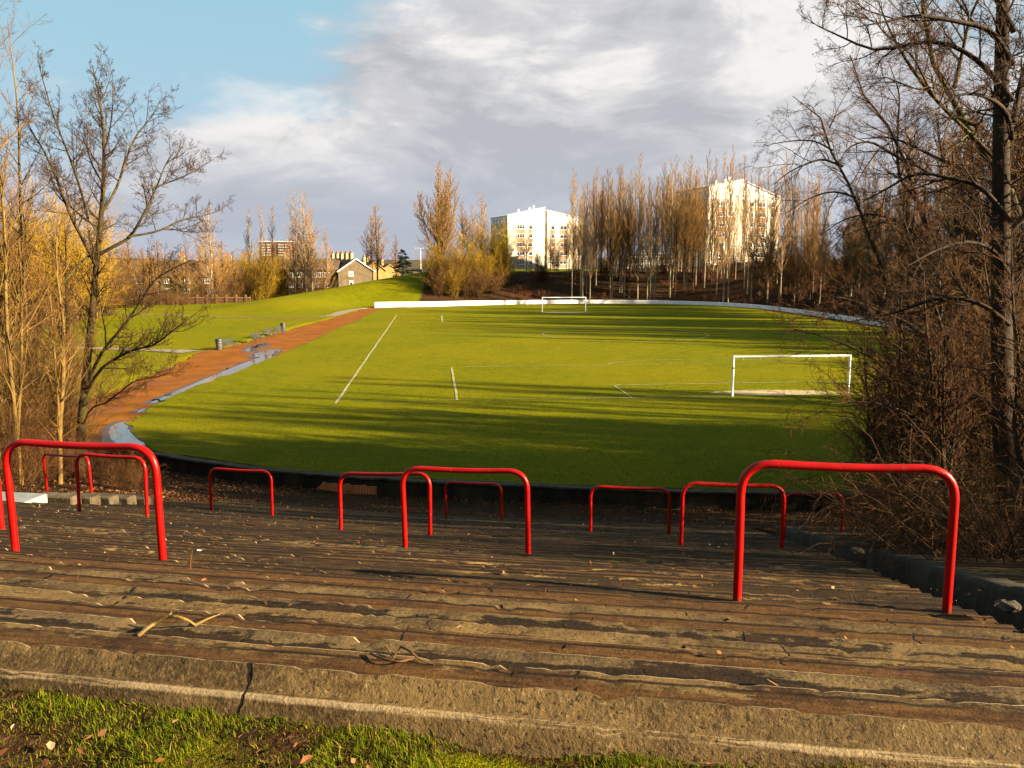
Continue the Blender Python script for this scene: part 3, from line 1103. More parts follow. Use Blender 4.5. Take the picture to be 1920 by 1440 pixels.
for A, B, h0, h1, lab in [
    ((-4.62, 7.41, 5.3), (-3.10, 7.06, 5.32), 1.1, 1.1, "big red barrier nearest the thin trees, standing in front of two smaller ones"),
    ((-8.23, 15.26, 3.36), (-6.74, 14.81, 3.38), 1.1, 1.1, "red barrier seen through the big barrier beside the thin trees, overlapping the leaf litter"),
    ((-12.1, 20.95, 2.08), (-10.07, 19.28, 2.38), 1.06, 1.08, "red barrier standing in the brown leaf litter at the foot of the thin trees"),
    ((-7.20, 19.20, 2.1), (-5.60, 18.72, 2.14), 1.1, 1.1, "lone red barrier between the leaf litter and the orange brick patch"),
    ((-3.0, 14.0, 3.3), (-1.36, 13.25, 3.49), 1.1, 1.1, "red barrier in front of the orange brick patch, its rail crossing behind the middle barrier"),
    ((-1.36, 10.14, 4.37), (.20, 9.81, 4.41), 1.1, 1.1, "middle red barrier with a post in front of another barrier's rail"),
    ((-1.83, 22.31, .93), (-.27, 21.69, 1.03), 1.1, 1.1, "small red barrier framed inside the middle barrier, near the dark wall"),
    ((1.67, 17.02, 2.24), (3.27, 16.65, 2.29), 1.1, 1.1, "slim red barrier between the middle pair and the big one by the gangway"),
    ((2.75, 12.99, 3.4), (4.39, 12.98, 3.35), 1.1, 1.1, "red barrier half hidden behind the near post of the biggest barrier by the gangway"),
    ((1.74, 6.11, 5.41), (3.26, 5.91, 5.41), 1.1, 1.1, "biggest brightest red barrier, beside the dark gangway and brambles"),
    ((6.81, 20.0, 1.25), (8.25, 19.99, 1.25), 1.1, 1.1, "shaded dark red barrier beyond the gangway, under the brambles"),
    ((-7.85, 10.42, 4.45), (-6.32, 9.9, 4.47), 1.1, 1.1, "red barrier cut off by the picture edge behind the big barrier"),
]:
    barrier(A, B, h0, h1, lab)
for (px, py, Y, lab) in [(1421, 563, 168, "dim little red barrier on the dark far bank, the closer one to the white flats"), (1441, 552, 172, "dim little red barrier higher up the dark far bank"),
                         (1492, 566, 150, "dim little red barrier on the dark far bank close to the brambles")]:
    p = at_Y(px, py, Y)
    z = gz(p[0], p[1])
    barrier((p[0], p[1], z), (p[0] + 1.5, p[1] - .7, gz(p[0] + 1.5, p[1] - .7)), 1.15, 1.15, lab, .05, "red barriers on the far bank")

# ------------------------------------------------------------------ goals
m_goal = simple("white goal paint", (1.0, 1.0, 1.0), (.9, .9, .88), 3, .45, .4)
m_dark = simple("dark steel", (.02, .02, .022), (.045, .045, .05), 8, .5, .4)


def goal(s_, label, r):
    root = empty("football_goal", (*pl(s_, 0), 0))
    tag(root, label, "goal", "goals on the pitch")
    L_, R__ = VV * -3.68, VV * 3.68
    for e in (L_, R__):
        p = MB().tube([(e[0], e[1], -.1), (e[0], e[1], 1.2), (e[0], e[1], 2.44 + r - .002)], r, 12).build("post", m_goal, root, True)
        if e is L_:
            MB().tube([(e[0], e[1], 1.72), (e[0], e[1], 1.80)], r + .006, 12).build("clip", m_dark, p, True)
    cb = MB().tube([(L_[0] - VV[0] * -r, L_[1], 2.44), (0, 0, 2.435), (R__[0] - VV[0] * r, R__[1], 2.44)], r * .96, 12).build("crossbar", m_goal, root, True)
    for k in np.linspace(-.85, .9, 7):
        q_ = VV * 3.6 * k
        MB().tube([(q_[0], q_[1], 2.44 - r * .9), (q_[0] + .01, q_[1] + .02, 2.44 - r - .09)], .016, 6).build("net_hook", m_goal, cb, True)
    return root


goal(G1S, "big white goal frame close to the worn sandy goalmouth, seen through bare twigs", .068)
goal(G2S, "tiny white goal frame at the far end in front of the white wall", .075)

# ------------------------------------------------------------------ benches and bins
m_steel = simple("galvanised steel", (.045, .047, .05), (.10, .105, .11), 9, .45, .5, metal=.6)
m_binmetal = simple("grey bin metal", (.09, .093, .097), (.16, .165, .17), 5, .45, .5, metal=.5)


def make_bench():
    root = empty("park_bench", (0, 0, 0))
    L = 1.9
    s_ = MB()
    for k in range(6):
        s_.box((.12 + k * .072, 0, .45 + (.004 if k % 2 else 0)), (.055, L, .03))
    s_.build("seat", m_steel, root)
    b_ = MB()
    for k in range(7):
        z_ = .52 + k * .062
        b_.box((.08 - (z_ - .48) * .32, 0, z_), (.024, L, .045))
    b_.build("backrest", m_steel, root)
    for y_ in (-L / 2 + .06, L / 2 - .06):
        f_ = MB()
        f_.tube([(.56, y_, -.05), (.52, y_, .40), (.46, y_, .425), (.13, y_, .425), (.05, y_, .50), (-.09, y_, .95)], .024, 8)
        f_.tube([(.02, y_, -.05), (.16, y_, .415)], .024, 8)
        f_.tube([(.00, y_, .68), (.30, y_, .68), (.47, y_, .64), (.51, y_, .42)], .02, 8)
        f_.build("side_frame", m_steel, root, True)
    return root


bench0 = make_bench()
tag(bench0, None, "bench", "benches along the running track")
for k, (px, py, lab) in enumerate([(427, 654, "steel bench beside the closer bin where the path joins the track"), (479, 641, "steel bench next along from the path junction puddles, with empty grass on both sides"),
                                   (502, 633, "steel bench between two other benches, one bench away from the farther bin"), (521, 628, "steel bench right beside the farther bin")]):
    p = at_z(px, py, 0)
    loc = (p[0], p[1], max(gz(p[0], p[1]), .0) + .01)
    yaw = math.radians(-12)
    if k == 0:
        bench0.location, bench0.rotation_euler, bench0['label'] = loc, (0, 0, yaw), lab
    else:
        dup(bench0, loc, yaw, 1.0, lab)


def make_bin(loc, label):
    root = empty("litter_bin", loc)
    tag(root, label, "bin", "bins along the running track")
    b = MB()
    prof = [(.0, .02), (.24, .02), (.26, .05), (.30, .82), (.30, .86), (.27, .86)]
    a_ = np.arange(20) / 20 * 2 * math.pi
    V = [(r_ * math.cos(x_), r_ * math.sin(x_), z_) for r_, z_ in prof for x_ in a_]
    Q = [(k * 20 + i_, k * 20 + (i_ + 1) % 20, k * 20 + 20 + (i_ + 1) % 20, k * 20 + 20 + i_) for k in range(len(prof) - 1) for i_ in range(20)]
    b.add(V, Q)
    b.build("body", m_binmetal, root, True)
    h = MB()
    prof = [(.305, .80), (.33, .84), (.33, .93), (.31, 1.02), (.22, 1.06), (.20, 1.05), (.16, .98), (.0, .96)]
    V = [(r_ * math.cos(x_), r_ * math.sin(x_), z_) for r_, z_ in prof for x_ in a_]
    Q = [(k * 20 + i_, k * 20 + (i_ + 1) % 20, k * 20 + 20 + (i_ + 1) % 20, k * 20 + 20 + i_) for k in range(len(prof) - 1) for i_ in range(20)]
    h.add(V, Q)
    h.build("hood", m_dark, root, True)
    bd = MB()
    bd.add([(.312 * math.cos(x_), .312 * math.sin(x_), z_) for z_ in (.60, .68) for x_ in a_], [(i_, (i_ + 1) % 20, 20 + (i_ + 1) % 20, 20 + i_) for i_ in range(20)])
    bd.build("band", m_dark, root, True)
    return root


p = at_z(411, 656, 0)
make_bin((p[0], p[1], max(gz(p[0], p[1]), .0)), "grey litter bin with dark hood at the end where the path meets the track")
p = at_z(531, 622, 0)
make_bin((p[0], p[1], max(gz(p[0], p[1]), .0)), "grey litter bin with dark hood at the far end of the bench row")

# ------------------------------------------------------------------ lamp posts
m_lamp = simple("pale lamp paint", (.70, .70, .70), (.55, .55, .54), 4, .5, .4)


def lamp_post(loc, h, arm, label, heads=1, r=.06):
    root = empty("street_lamp", loc)
    tag(root, label, "street lamp")
    MB().tube([(0, 0, -.3), (0, 0, h * .5), (0, 0, h)], [r, r * .85, r * .6], 8).build("post", m_lamp, root, True)
    for k in range(heads):
        sg = -1 if k == 0 else 1
        MB().tube([(0, 0, h - .05), (sg * arm * .5, 0, h + .12), (sg * arm, 0, h + .1)], r * .5, 6).build("arm", m_lamp, root, True)
        MB().box((sg * (arm + .25), 0, h + .1), (.6, .26, .14), 0, .04).build("lamp_head", m_lamp, root)


p = at_z(134, 606, -.05)
lamp_post((p[0], p[1], gz(p[0], p[1])), 4.6, .7, "white lamp post on the lawn seen through the golden thicket")
p = at_z(59, 622, -.05)
lamp_post((p[0], p[1], gz(p[0], p[1])), 3.0, .3, "short pale lamp post on the lawn by the picture edge", 1, .07)
p = at_Y(789, 500, 300)
lamp_post((p[0], p[1], gz(p[0], p[1])), at_Y(789, 466, 300)[2] - gz(p[0], p[1]), 1.6, "tall floodlight mast behind the mound beside the dark evergreen", 2, .16)

# ------------------------------------------------------------------ flats
m_render_hi = simple("bright white cladding", (.82, .82, .82), (.74, .74, .73), .3, .7, .3)
m_render = simple("cream render", (.66, .61, .50), (.54, .48, .37), .35, .85, .2, .1)
m_panel = simple("brown render panel", (.40, .25, .14), (.28, .16, .085), .9, .85, .2)
m_grey_side = simple("grey gable render", (.46, .37, .24), (.56, .46, .31), .3, .85, .2)
m_frame = simple("white window frame", (.80, .80, .80), (.70, .70, .70), 2, .5, .4)
m_glass, t = new_mat("window glass")
t.bsdf((.022, .026, .032), .08, None, .9)
m_roof = simple("dark slate roof", (.075, .045, .028), (.12, .078, .048), 1.2, .85, .3, .5)
m_roofpale = simple("pale sheet roof", (.60, .60, .60), (.48, .48, .48), .4, .6, .3)


def window(root, c, ux, nrm, w, h, lights=2, fr=.09):
    """a framed window proud of the wall: frame, pane and sill"""
    ux, nrm = np.array([*ux, 0]), np.array([*nrm, 0])
    yaw = math.atan2(ux[1], ux[0])
    f = MB()
    c = np.array(c) + nrm * .03
    f.box(c + ux * (-w / 2 + fr / 2), (fr, .14, h), yaw)
    f.box(c + ux * (w / 2 - fr / 2), (fr, .14, h), yaw)
    f.box(c + [0, 0, h / 2 - fr / 2], (w - 2 * fr, .14, fr), yaw)
    f.box(c + [0, 0, -h / 2 + fr / 2], (w - 2 * fr, .14, fr), yaw)
    for k in range(1, lights):
        f.box(c + ux * (-w / 2 + w * k / lights), (fr * .9, .12, h - 2 * fr), yaw)
    if h > 1.0:
        f.box(c + [0, 0, h * .16], (w - 2 * fr, .10, fr * .6), yaw)
    o = f.build("window", m_frame, root)
    MB().box(c + nrm * -.02, (w - fr, .05, h - fr), yaw).build("pane", m_glass, o)
    MB().box(c + [0, 0, -h / 2 - .06] + nrm * .08, (w + .15, .22, .08), yaw).build("sill", m_frame, o)
    return o


def flats(corner, yaw, W, D, zb, eL, rd, eR, rows, dz, ztop, label):
    """slab block: front wall is a stepped gable; corner = front left corner"""
    root = empty("apartment_block", (corner[0], corner[1], zb))
    tag(root, label, "block of flats", "white blocks of flats beyond the bank")
    ux = np.array([math.cos(yaw), math.sin(yaw)])
    nr = np.array([math.sin(yaw), -math.cos(yaw)])
    P3 = lambda f_, dpt, z: np.array([*(ux * f_ * W - nr * dpt), z])
    m = .5
    low = ztop + 1.15                                         # the line where the white cladding starts
    for f0, f1, z0, z1 in ((0, m - .012, eL, rd), (m + .022, 1, rd - .9, eR)):
        poly = [P3(f0, 0, low), P3(f1, 0, low), P3(f1, 0, z1), P3(f0, 0, z0)]
        MB().prism(poly, [*(-nr * D), 0]).build("upper_wall", m_render_hi, root)
        ov = [P3(f0 - .006, -.25, z0 + .02), P3(f1 + .004, -.25, z1 + .02), P3(f1 + .004, -.25, z1 + .30), P3(f0 - .006, -.25, z0 + .30)]
        MB().prism(ov, [*(-nr * (D + .5)), 0]).build("roof", m_roofpale, root)
    MB().prism([P3(m - .012, .6, -1), P3(m + .022, .6, -1), P3(m + .022, .6, rd - 1), P3(m - .012, .6, rd - 1)], [*(-nr * (D - 1.2)), 0]).build("stair_recess", m_grey_side, root)
    for f0, f1 in ((0, m - .012), (m + .022, 1)):
        poly = [P3(f0, 0.004, -2), P3(f1, 0.004, -2), P3(f1, 0.004, low - .003), P3(f0, 0.004, low - .003)]
        MB().prism(poly, [*(-nr * (D - .01)), 0]).build("lower_wall", m_render, root)
    # gable side seen from the pitch
    MB().prism([P3(-.0012, .3, -2), P3(-.0012, D - .3, -2), P3(-.0012, D - .3, low + .1), P3(-.0012, .3, low + .1)], [*(-ux * .06), 0]).build("side_wall", m_grey_side, root)
    for f_, w, lights in ((.17, 2.5, 3), (.30, 1.3, 1), (.595, 1.3, 1), (.735, 2.3, 2), (.885, 1.3, 1)):
        MB().prism([P3(f_ - w / W * .55, 0, -1), P3(f_ + w / W * .55, 0, -1), P3(f_ + w / W * .55, 0, ztop - .9), P3(f_ - w / W * .55, 0, ztop - .9)], [*(nr * .022), 0]).build("panel", m_panel, root)
        for r_ in range(rows):
            z = ztop - r_ * dz
            window(root, P3(f_, 0, z), ux, nr, w, 1.35, lights)
    for k in range(5):
        window(root, P3(-.004, 1.6 + k * 2.9, (eL + low) / 2), nr * -1, -ux, 1.0, 1.3, 1)
    ch = MB()
    for f_, hh_ in ((.20, 1.0), (.36, .8), (.42, 1.2), (.56, .6)):
        zb_ = (eL + (rd - eL) * f_ / m) if f_ < m else rd - .9
        ch.box(P3(f_, 3.0 + 6 * f_, zb_ + .3 + hh_ / 2), (.7, .7, hh_), yaw)
        b = MB().box(P3(f_, 3.0 + 6 * f_, zb_ + .3 + hh_ / 2), (.55, .55, hh_), yaw)
        b.build("vent_stack", m_render_hi, root)
    return root


yawF = math.radians(20)
c1 = at_Y(952, 508, 262)
zb = 5.8
Z = lambda y, Y: at_Y(960, y, Y)[2] - zb
flats(c1, yawF, 25.6, 16.5, zb, Z(405, 262), Z(389.5, 266), Z(411, 270), 6, 2.72, Z(425.5, 264), "white block of flats with a stepped gable roof standing clear behind the golden bushes")
c2 = at_Y(1325, 505, 227)
flats(c2, yawF, 23.2, 17.5, zb, Z(351, 227), Z(336.5, 231), Z(372, 235), 7, 2.75, Z(382, 229), "taller white block of flats mostly veiled by the dense poplar trunks")

# ------------------------------------------------------------------ tower block far away
m_band = simple("pale balcony band", (.60, .56, .50), (.48, .44, .40), .1, .8, .2)
m_towerred = simple("red brown tower wall", (.16, .07, .05), (.22, .11, .08), .08, .85, .2)
Yt = 900
pA, pB = at_Y(491, 454, Yt), at_Y(548, 453, Yt)
wT = pB[0] - pA[0]
root = empty("tower_block", ((pA[0] + pB[0]) / 2, Yt, -10))
tag(root, "distant red brown tower block with pale banded upper floors", "tower block")
hT = pA[2] + 10
MB().box((0, 0, hT / 2), (wT, 18, hT)).build("wall", m_towerred, root)
MB().box((0, 0, hT + .5), (wT + 1, 19, 1.0)).build("roof", m_frame, root)
MB().box((-wT / 2 - .15, 0, hT / 2), (.3, 17.6, hT - .3)).build("side_wall", m_roof, root)
for k in range(9):
    z = hT - 3.0 - k * 2.7
    for x0, w in ((-.40, .14), (-.20, .12), (.20, .2), (.40, .14)):
        bnd = MB().box((x0 * wT, -9.2, z), (w * wT, .5, 1.15 if k < 5 else .8)).build("balcony", m_band if k < 5 else m_panel, root)
for k in range(9):
    for x0 in (-.30, -.05, .08, .31):
        MB().box((x0 * wT, -9.05, hT - 2.4 - k * 2.7), (1.6, .2, 1.3)).build("window", m_glass, root)

# ------------------------------------------------------------------ tenements
m_harl = simple("grey brown roughcast", (.085, .062, .036), (.140, .105, .062), .8, .9, .15, .3)
m_harl2 = simple("golden brown roughcast", (.22, .14, .045), (.30, .20, .075), .8, .9, .15, .3)
m_redwall = simple("red brown garden wall", (.10, .045, .02), (.16, .075, .035), 1.2, .9, .15, .3)
m_chim = simple("cream chimney render", (.30, .23, .13), (.40, .32, .19), 1.5, .9, .15)
m_pot = simple("clay chimney pot", (.40, .13, .05), (.50, .2, .08), 3, .85, .2)


def chimney(roof, c, yaw, w=1.5, h=1.9, pots=4, mat=None):
    o = MB().box(np.array(c) + [0, 0, h / 2 - .6], (w, .8, h + 1.2), yaw, .04).build("chimney", mat or m_chim, roof)
    b = MB()
    for k in range(pots):
        u = (k - (pots - 1) / 2) * w / pots * .9
        q_ = np.array(c) + [math.cos(yaw) * u, math.sin(yaw) * u, h]
        b.tube([q_ - [0, 0, .05], q_ + [0, 0, .65]], [.16, .12], 8)
    b.build("chimney_pots", m_pot, roof, True)
    return o


def house(corner, yaw, W, D, zb, he, hr, label, ridge='along', wall=None, wins=(), chims=(), group=None, name="tenement_house", cat="house", chw=1.5):
    """corner: front left corner; ridge along the front or gable to the front"""
    root = empty(name, (corner[0], corner[1], zb))
    tag(root, label, cat, group)
    ux = np.array([math.cos(yaw), math.sin(yaw)])
    nr = np.array([math.sin(yaw), -math.cos(yaw)])
    P3 = lambda u, dpt, z: np.array([*(ux * u - nr * dpt), z])
    wall = wall or m_harl
    if ridge == 'gable':
        MB().prism([P3(0, 0, -2), P3(W, 0, -2), P3(W, 0, he), P3(W / 2, 0, hr), P3(0, 0, he)], [*(-nr * D), 0]).build("wall", wall, root)
        rf = MB()
        for u0, u1, z0, z1 in ((-.45, W / 2, he - .35, hr + .02), (W / 2, W + .45, hr + .02, he - .35)):
            rf.prism([P3(u0, -.3, z0 + .02), P3(u1, -.3, z1 + .02), P3(u1, -.3, z1 + .24), P3(u0, -.3, z0 + .24)], [*(-nr * (D + .6)), 0])
        ro = rf.build("roof", m_roof, root)
        bg = MB()
        for u0, u1, z0, z1 in ((-.45, W / 2, he - .35, hr + .02), (W / 2, W + .45, hr + .02, he - .35)):
            bg.prism([P3(u0, -.36, z0 - .05), P3(u1, -.36, z1 - .05), P3(u1, -.36, z1 + .26), P3(u0, -.36, z0 + .26)], [*(-nr * .055), 0])
        bg.build("bargeboard", m_frame if wall is m_harl else m_harl2, ro)
    else:
        MB().prism([P3(0, 0, -2), P3(0, D, -2), P3(0, D, he), P3(0, D / 2, hr), P3(0, 0, he)], [*(ux * W), 0]).build("wall", wall, root)
        rf = MB()
        for d0, d1, z0, z1 in ((-.4, D / 2, he - .25, hr + .02), (D / 2, D + .4, hr + .02, he - .25)):
            rf.prism([P3(-.3, d0, z0 + .02), P3(-.3, d1, z1 + .02), P3(-.3, d1, z1 + .24), P3(-.3, d0, z0 + .24)], [*(ux * (W + .6)), 0])
        ro = rf.build("roof", m_roof, root)
        MB().tube([P3(-.2, -.46, he - .2), P3(W + .2, -.46, he - .2)], .08, 6).build("gutter", m_dark, ro, True)
    for (u, z, w, h) in wins:
        window(root, P3(u, 0, z), ux, nr, w, h, 2 if w > 1.2 else 1, .13)
    for (u, dpt, z, pots) in chims:
        chimney(ro, P3(u, dpt, z), yaw + (math.pi / 2 if ridge == 'gable' else 0), chw, 1.7, pots)
    return root


Yh = 228
zz0 = -3.4
Zh = lambda y, Y=Yh: at_Y(960, y, Y)[2]
rowsZ = [Zh(527) - zz0, Zh(545.5) - zz0, Zh(564) - zz0]


def row_wins(px_list, Y=Yh, x0=0, zr=rowsZ, w=1.35, h=1.35):
    return [((at_Y(p_, 520, Y)[0] - x0), z_, w, h) for p_ in px_list for z_ in zr]


xa = at_Y(235, 520, Yh)[0]
house((xa, Yh), 0.0, at_Y(465, 520, Yh)[0] - xa, 9, zz0, Zh(517) - zz0, Zh(491) - zz0, "long roughcast tenement row with white windows low beyond the lawn", 'along', None,
      row_wins([255, 268, 292, 312, 350, 388, 414, 427, 440, 452], Yh, xa), [(14, 4.5, Zh(491) - zz0, 4), (27, 4.5, Zh(491) - zz0, 4), (31, 4.5, Zh(491) - zz0, 4)])
xb = at_Y(470, 520, 232)[0]
z2 = -2.0
rz2 = [Zh(515, 232) - z2, Zh(534.5, 232) - z2]
house((xb, 232), 0.0, at_Y(632, 520, 232)[0] - xb, 9, z2, Zh(505, 232) - z2, Zh(486, 232) - z2, "brown tenement row behind the tall twin poplars, joined to the gable house", 'along', None,
      row_wins([545, 562, 590, 601, 613], 232, xb, rz2), [(9, 4.5, Zh(486, 232) - z2, 4)])
g0 = at_Y(635, 535, 231)
zg = -2.0
house((g0[0], 231), math.radians(30), 10.2, 22, zg, Zh(508, 231) - zg, Zh(486, 231) - zg, "gabled roughcast house with a row of cream chimneys on its roof", 'gable', None,
      [(3.6, Zh(513.5, 231) - zg, 1.25, 1.35), (3.6, Zh(531, 231) - zg, 1.1, 1.3)], [(4.7, 2.8 + 4.1 * k, Zh(486, 231) - zg, 4) for k in range(5)], chw=2.0)
g1 = at_Y(683, 535, 245)
house((g1[0], 245), math.radians(30), 6.6, 14, zg, Zh(507, 245) - zg, Zh(491, 245) - zg, "narrow golden brown gabled house just beyond the one with cream chimneys", 'gable', m_harl2,
      [], [(1.2, 3, Zh(493, 245) - zg, 3), (3.1, 5, Zh(490, 245) - zg, 3)], chw=1.2)
g2 = at_Y(711, 535, 255)
house((g2[0], 255), math.radians(30), 7.0, 14, zg, Zh(509, 255) - zg, Zh(497, 255) - zg, "smallest golden brown gabled house beside the dark evergreen", 'gable', m_harl2, [], [(2.6, 4, Zh(497, 255) - zg, 3)], chw=1.2)
hs = at_Y(772, 522, 270)
house((hs[0], 270), 0.0, 2.6, 4, hs[2] - .5, 2.2, 3.2, "tiny cream cottage end peeping over the mound beside the evergreen", 'along', m_chim, [(1.0, 1.3, 1.0, 1.0)])
# garden walls and fence in front of the long row
gw0, gw1 = at_z(230, 588, -.2), at_z(412, 582, -.2)
root = empty("garden_wall", (gw0[0], 150, gz(gw0[0], 150)))
Yg = 168
xg0, xg1 = at_Y(215, 580, Yg)[0], at_Y(470, 570, Yg)[0]
root.location = (xg0, Yg, gz((xg0 + xg1) / 2, Yg) - .4)
tag(root, "red brown garden wall running below the long tenement row", "wall")
gl = xg1 - xg0
MB().box((gl / 2, 0, .7), (gl, .3, 2.2)).build("wall_body", m_redwall, root)
b = MB()
for k in range(14):
    b.box((gl * (k + .5) / 14, -.02, .95), (.42, .40, 2.9), 0, .03)
b.build("piers", m_redwall, root)
MB().box((gl / 2, 0, 1.84), (gl - .1, .42, .08)).build("coping", m_chim, root)
# low white pavilion glimpsed between the poplars
m_pavwall = simple("pale school wall", (.62, .60, .56), (.50, .47, .42), .3, .8, .2)
pv = at_Y(1165, 500, 300)
root = empty("low_building", (pv[0], 300, 5.6))
tag(root, "long low pale building glimpsed between the poplar trunks", "building")
wv = at_Y(1262, 500, 300)[0] - pv[0]
MB().box((wv / 2, 5, 2.6), (wv, 10, 6.5)).build("wall", m_pavwall, root)
MB().box((wv / 2, 5, 6.0), (wv + .8, 10.8, .3)).build("roof", m_roofpale, root)
for k in range(7):
    for z in (1.6, 4.3):
        window(root, (wv * (k + .5) / 7, 0, z), (1, 0), (0, -1), 1.9, 1.3, 2, .12)

# ------------------------------------------------------------------ concrete stair at the left end of the terrace
m_conc = simple("pale smooth concrete", (.22, .23, .23), (.15, .155, .15), 2.0, .8, .25, .2)
m_stairc = simple("worn stair concrete", (.12, .09, .052), (.05, .034, .018), 4.0, .85, .2, .4)
root = empty("concrete_stair", (-10.5, 17.4, 2.8))
tag(root, "pale concrete stair with a smooth slab landing at the edge of the terrace", "stair")
dirv = np.array([.24, .97])
yawS = math.atan2(dirv[1], dirv[0])
sl = MB().box((-.95, .10, .06), (2.2, 1.0, .22), math.radians(-9), .02)
sl.build("slab", m_conc, root)
for k in range(5):
    q_ = np.array([.10 + .17 * k, .62 + .52 * k])
    MB().box((q_[0] + .25, q_[1], -.08 - .155 * k), (.9, .34, .34), math.radians(-12), .03).build("step", m_stairc, root)
# ------------------------------------------------------------------ bare winter trees
def bark(name, c1, c2, lich, scale=7.0, k=.5):
    m, t = new_mat(name)
    v = t.n('ShaderNodeTexCoord').outputs['Object']
    n1 = t.noise(t.mapping(v, (1, 1, .35)), scale, 5, .7)
    n2 = t.noise(v, scale * .35, 5, .65)
    c = t.mix(t.ss(n1, .32, .68), c1, c2)
    c = t.mix(t.math('MULTIPLY', t.ss(n2, .48, .66), k), c, lich)
    t.bsdf(c, .85, t.bump(n1, .7, .03), .2)
    return m


b_olive = bark("mossy bark", (.019, .012, .005), (.050, .035, .010), (.085, .070, .009), 6, .8)
b_dark = bark("dark bark", (.022, .011, .005), (.060, .030, .010), (.065, .050, .010), 7, .5)
b_black = bark("wet black bark", (.011, .006, .003), (.036, .019, .007), (.045, .036, .008), 7, .4)
b_gold = bark("sunny aspen bark", (.105, .060, .014), (.190, .115, .028), (.11, .085, .012), 4, .5)
b_pale = bark("pale poplar bark", (.20, .155, .095), (.34, .27, .17), (.13, .12, .05), 1.2, .5)
t_brown = bark("brown twigs", (.058, .021, .0045), (.125, .048, .009), (.085, .045, .007), 2, .4)
t_dark = bark("dark twigs", (.028, .012, .0045), (.066, .028, .008), (.055, .030, .007), 2, .4)
t_russet = bark("russet twigs", (.090, .040, .010), (.165, .080, .020), (.13, .085, .012), 1.5, .5)
t_tan = bark("tan poplar twigs", (.25, .128, .034), (.39, .212, .062), (.22, .14, .025), .8, .5)
t_gold = bark("golden twigs", (.23, .130, .006), (.34, .200, .009), (.26, .19, .010), .9, .6)
t_yellow = bark("yellow willow twigs", (.34, .22, .006), (.46, .31, .010), (.36, .28, .010), .9, .5)
t_red = bark("reddish brush", (.11, .035, .014), (.20, .070, .024), (.09, .06, .025), 1.2, .4)


def unit(v):
    return v / (np.linalg.norm(v, axis=-1, keepdims=True) + 1e-9)


def grow(S, Dr, L, r0, r1, n, wig, trop, rg):
    """many branches at once: starts (B,3), directions, lengths; returns points (B,n,3) and radii (B,n)"""
    B = len(S)
    P = np.empty((B, n, 3))
    P[:, 0] = S
    d = unit(Dr)
    st = (L / (n - 1))[:, None]
    trop = np.asarray(trop, float)
    for i in range(1, n):
        d = unit(d + rg.normal(0, wig, (B, 3)) + trop / (n - 1))
        P[:, i] = P[:, i - 1] + d * st
    k = np.linspace(0, 1, n)[None]
    return P, r0[:, None] * (1 - k) + np.broadcast_to(np.asarray(r1, float), (B,))[:, None] * k


def kids(P, Rr, Lp, k, t0, t1, ang, angsd, lr, taper, rr, rg, minr=.002, flat=None):
    """k children per parent branch: starts, directions, lengths, base radii"""
    B, n, _ = P.shape
    k = int(k)
    tt = t0 + (t1 - t0) * ((np.arange(k)[None] + rg.random((B, k))) / k)
    f = tt * (n - 1)
    i0 = np.clip(f.astype(int), 0, n - 2)
    fr_ = (f - i0)[..., None]
    bi = np.arange(B)[:, None]
    S = P[bi, i0] * (1 - fr_) + P[bi, i0 + 1] * fr_
    T = unit(P[bi, i0 + 1] - P[bi, i0])
    rp = Rr[bi, i0] * (1 - fr_[..., 0]) + Rr[bi, i0 + 1] * fr_[..., 0]
    v = unit(np.cross(T, unit(rg.normal(size=T.shape))))
    if flat is not None:
        v = unit(v * np.array(flat))
    a = np.radians(rg.normal(ang, angsd, tt.shape))[..., None]
    Dr = T * np.cos(a) + v * np.sin(a)
    L = Lp[:, None] * lr * (1 - taper * tt) * rg.uniform(.6, 1.25, tt.shape)
    r0 = np.maximum(np.minimum(rp * .8, rp * rr), minr)
    return S.reshape(-1, 3), Dr.reshape(-1, 3), L.ravel(), r0.ravel()


def to_mesh(name, parts, mat, parent=None):
    Vs, Qs, k = [], [], 0
    for P, Rr, sides in parts:
        V, Q = tubes(P, Rr, sides)
        Vs.append(V)
        Qs.append(Q + k)
        k += len(V)
    return mk(name, np.concatenate(Vs), [np.concatenate(Qs)], mat, parent, smooth=True)


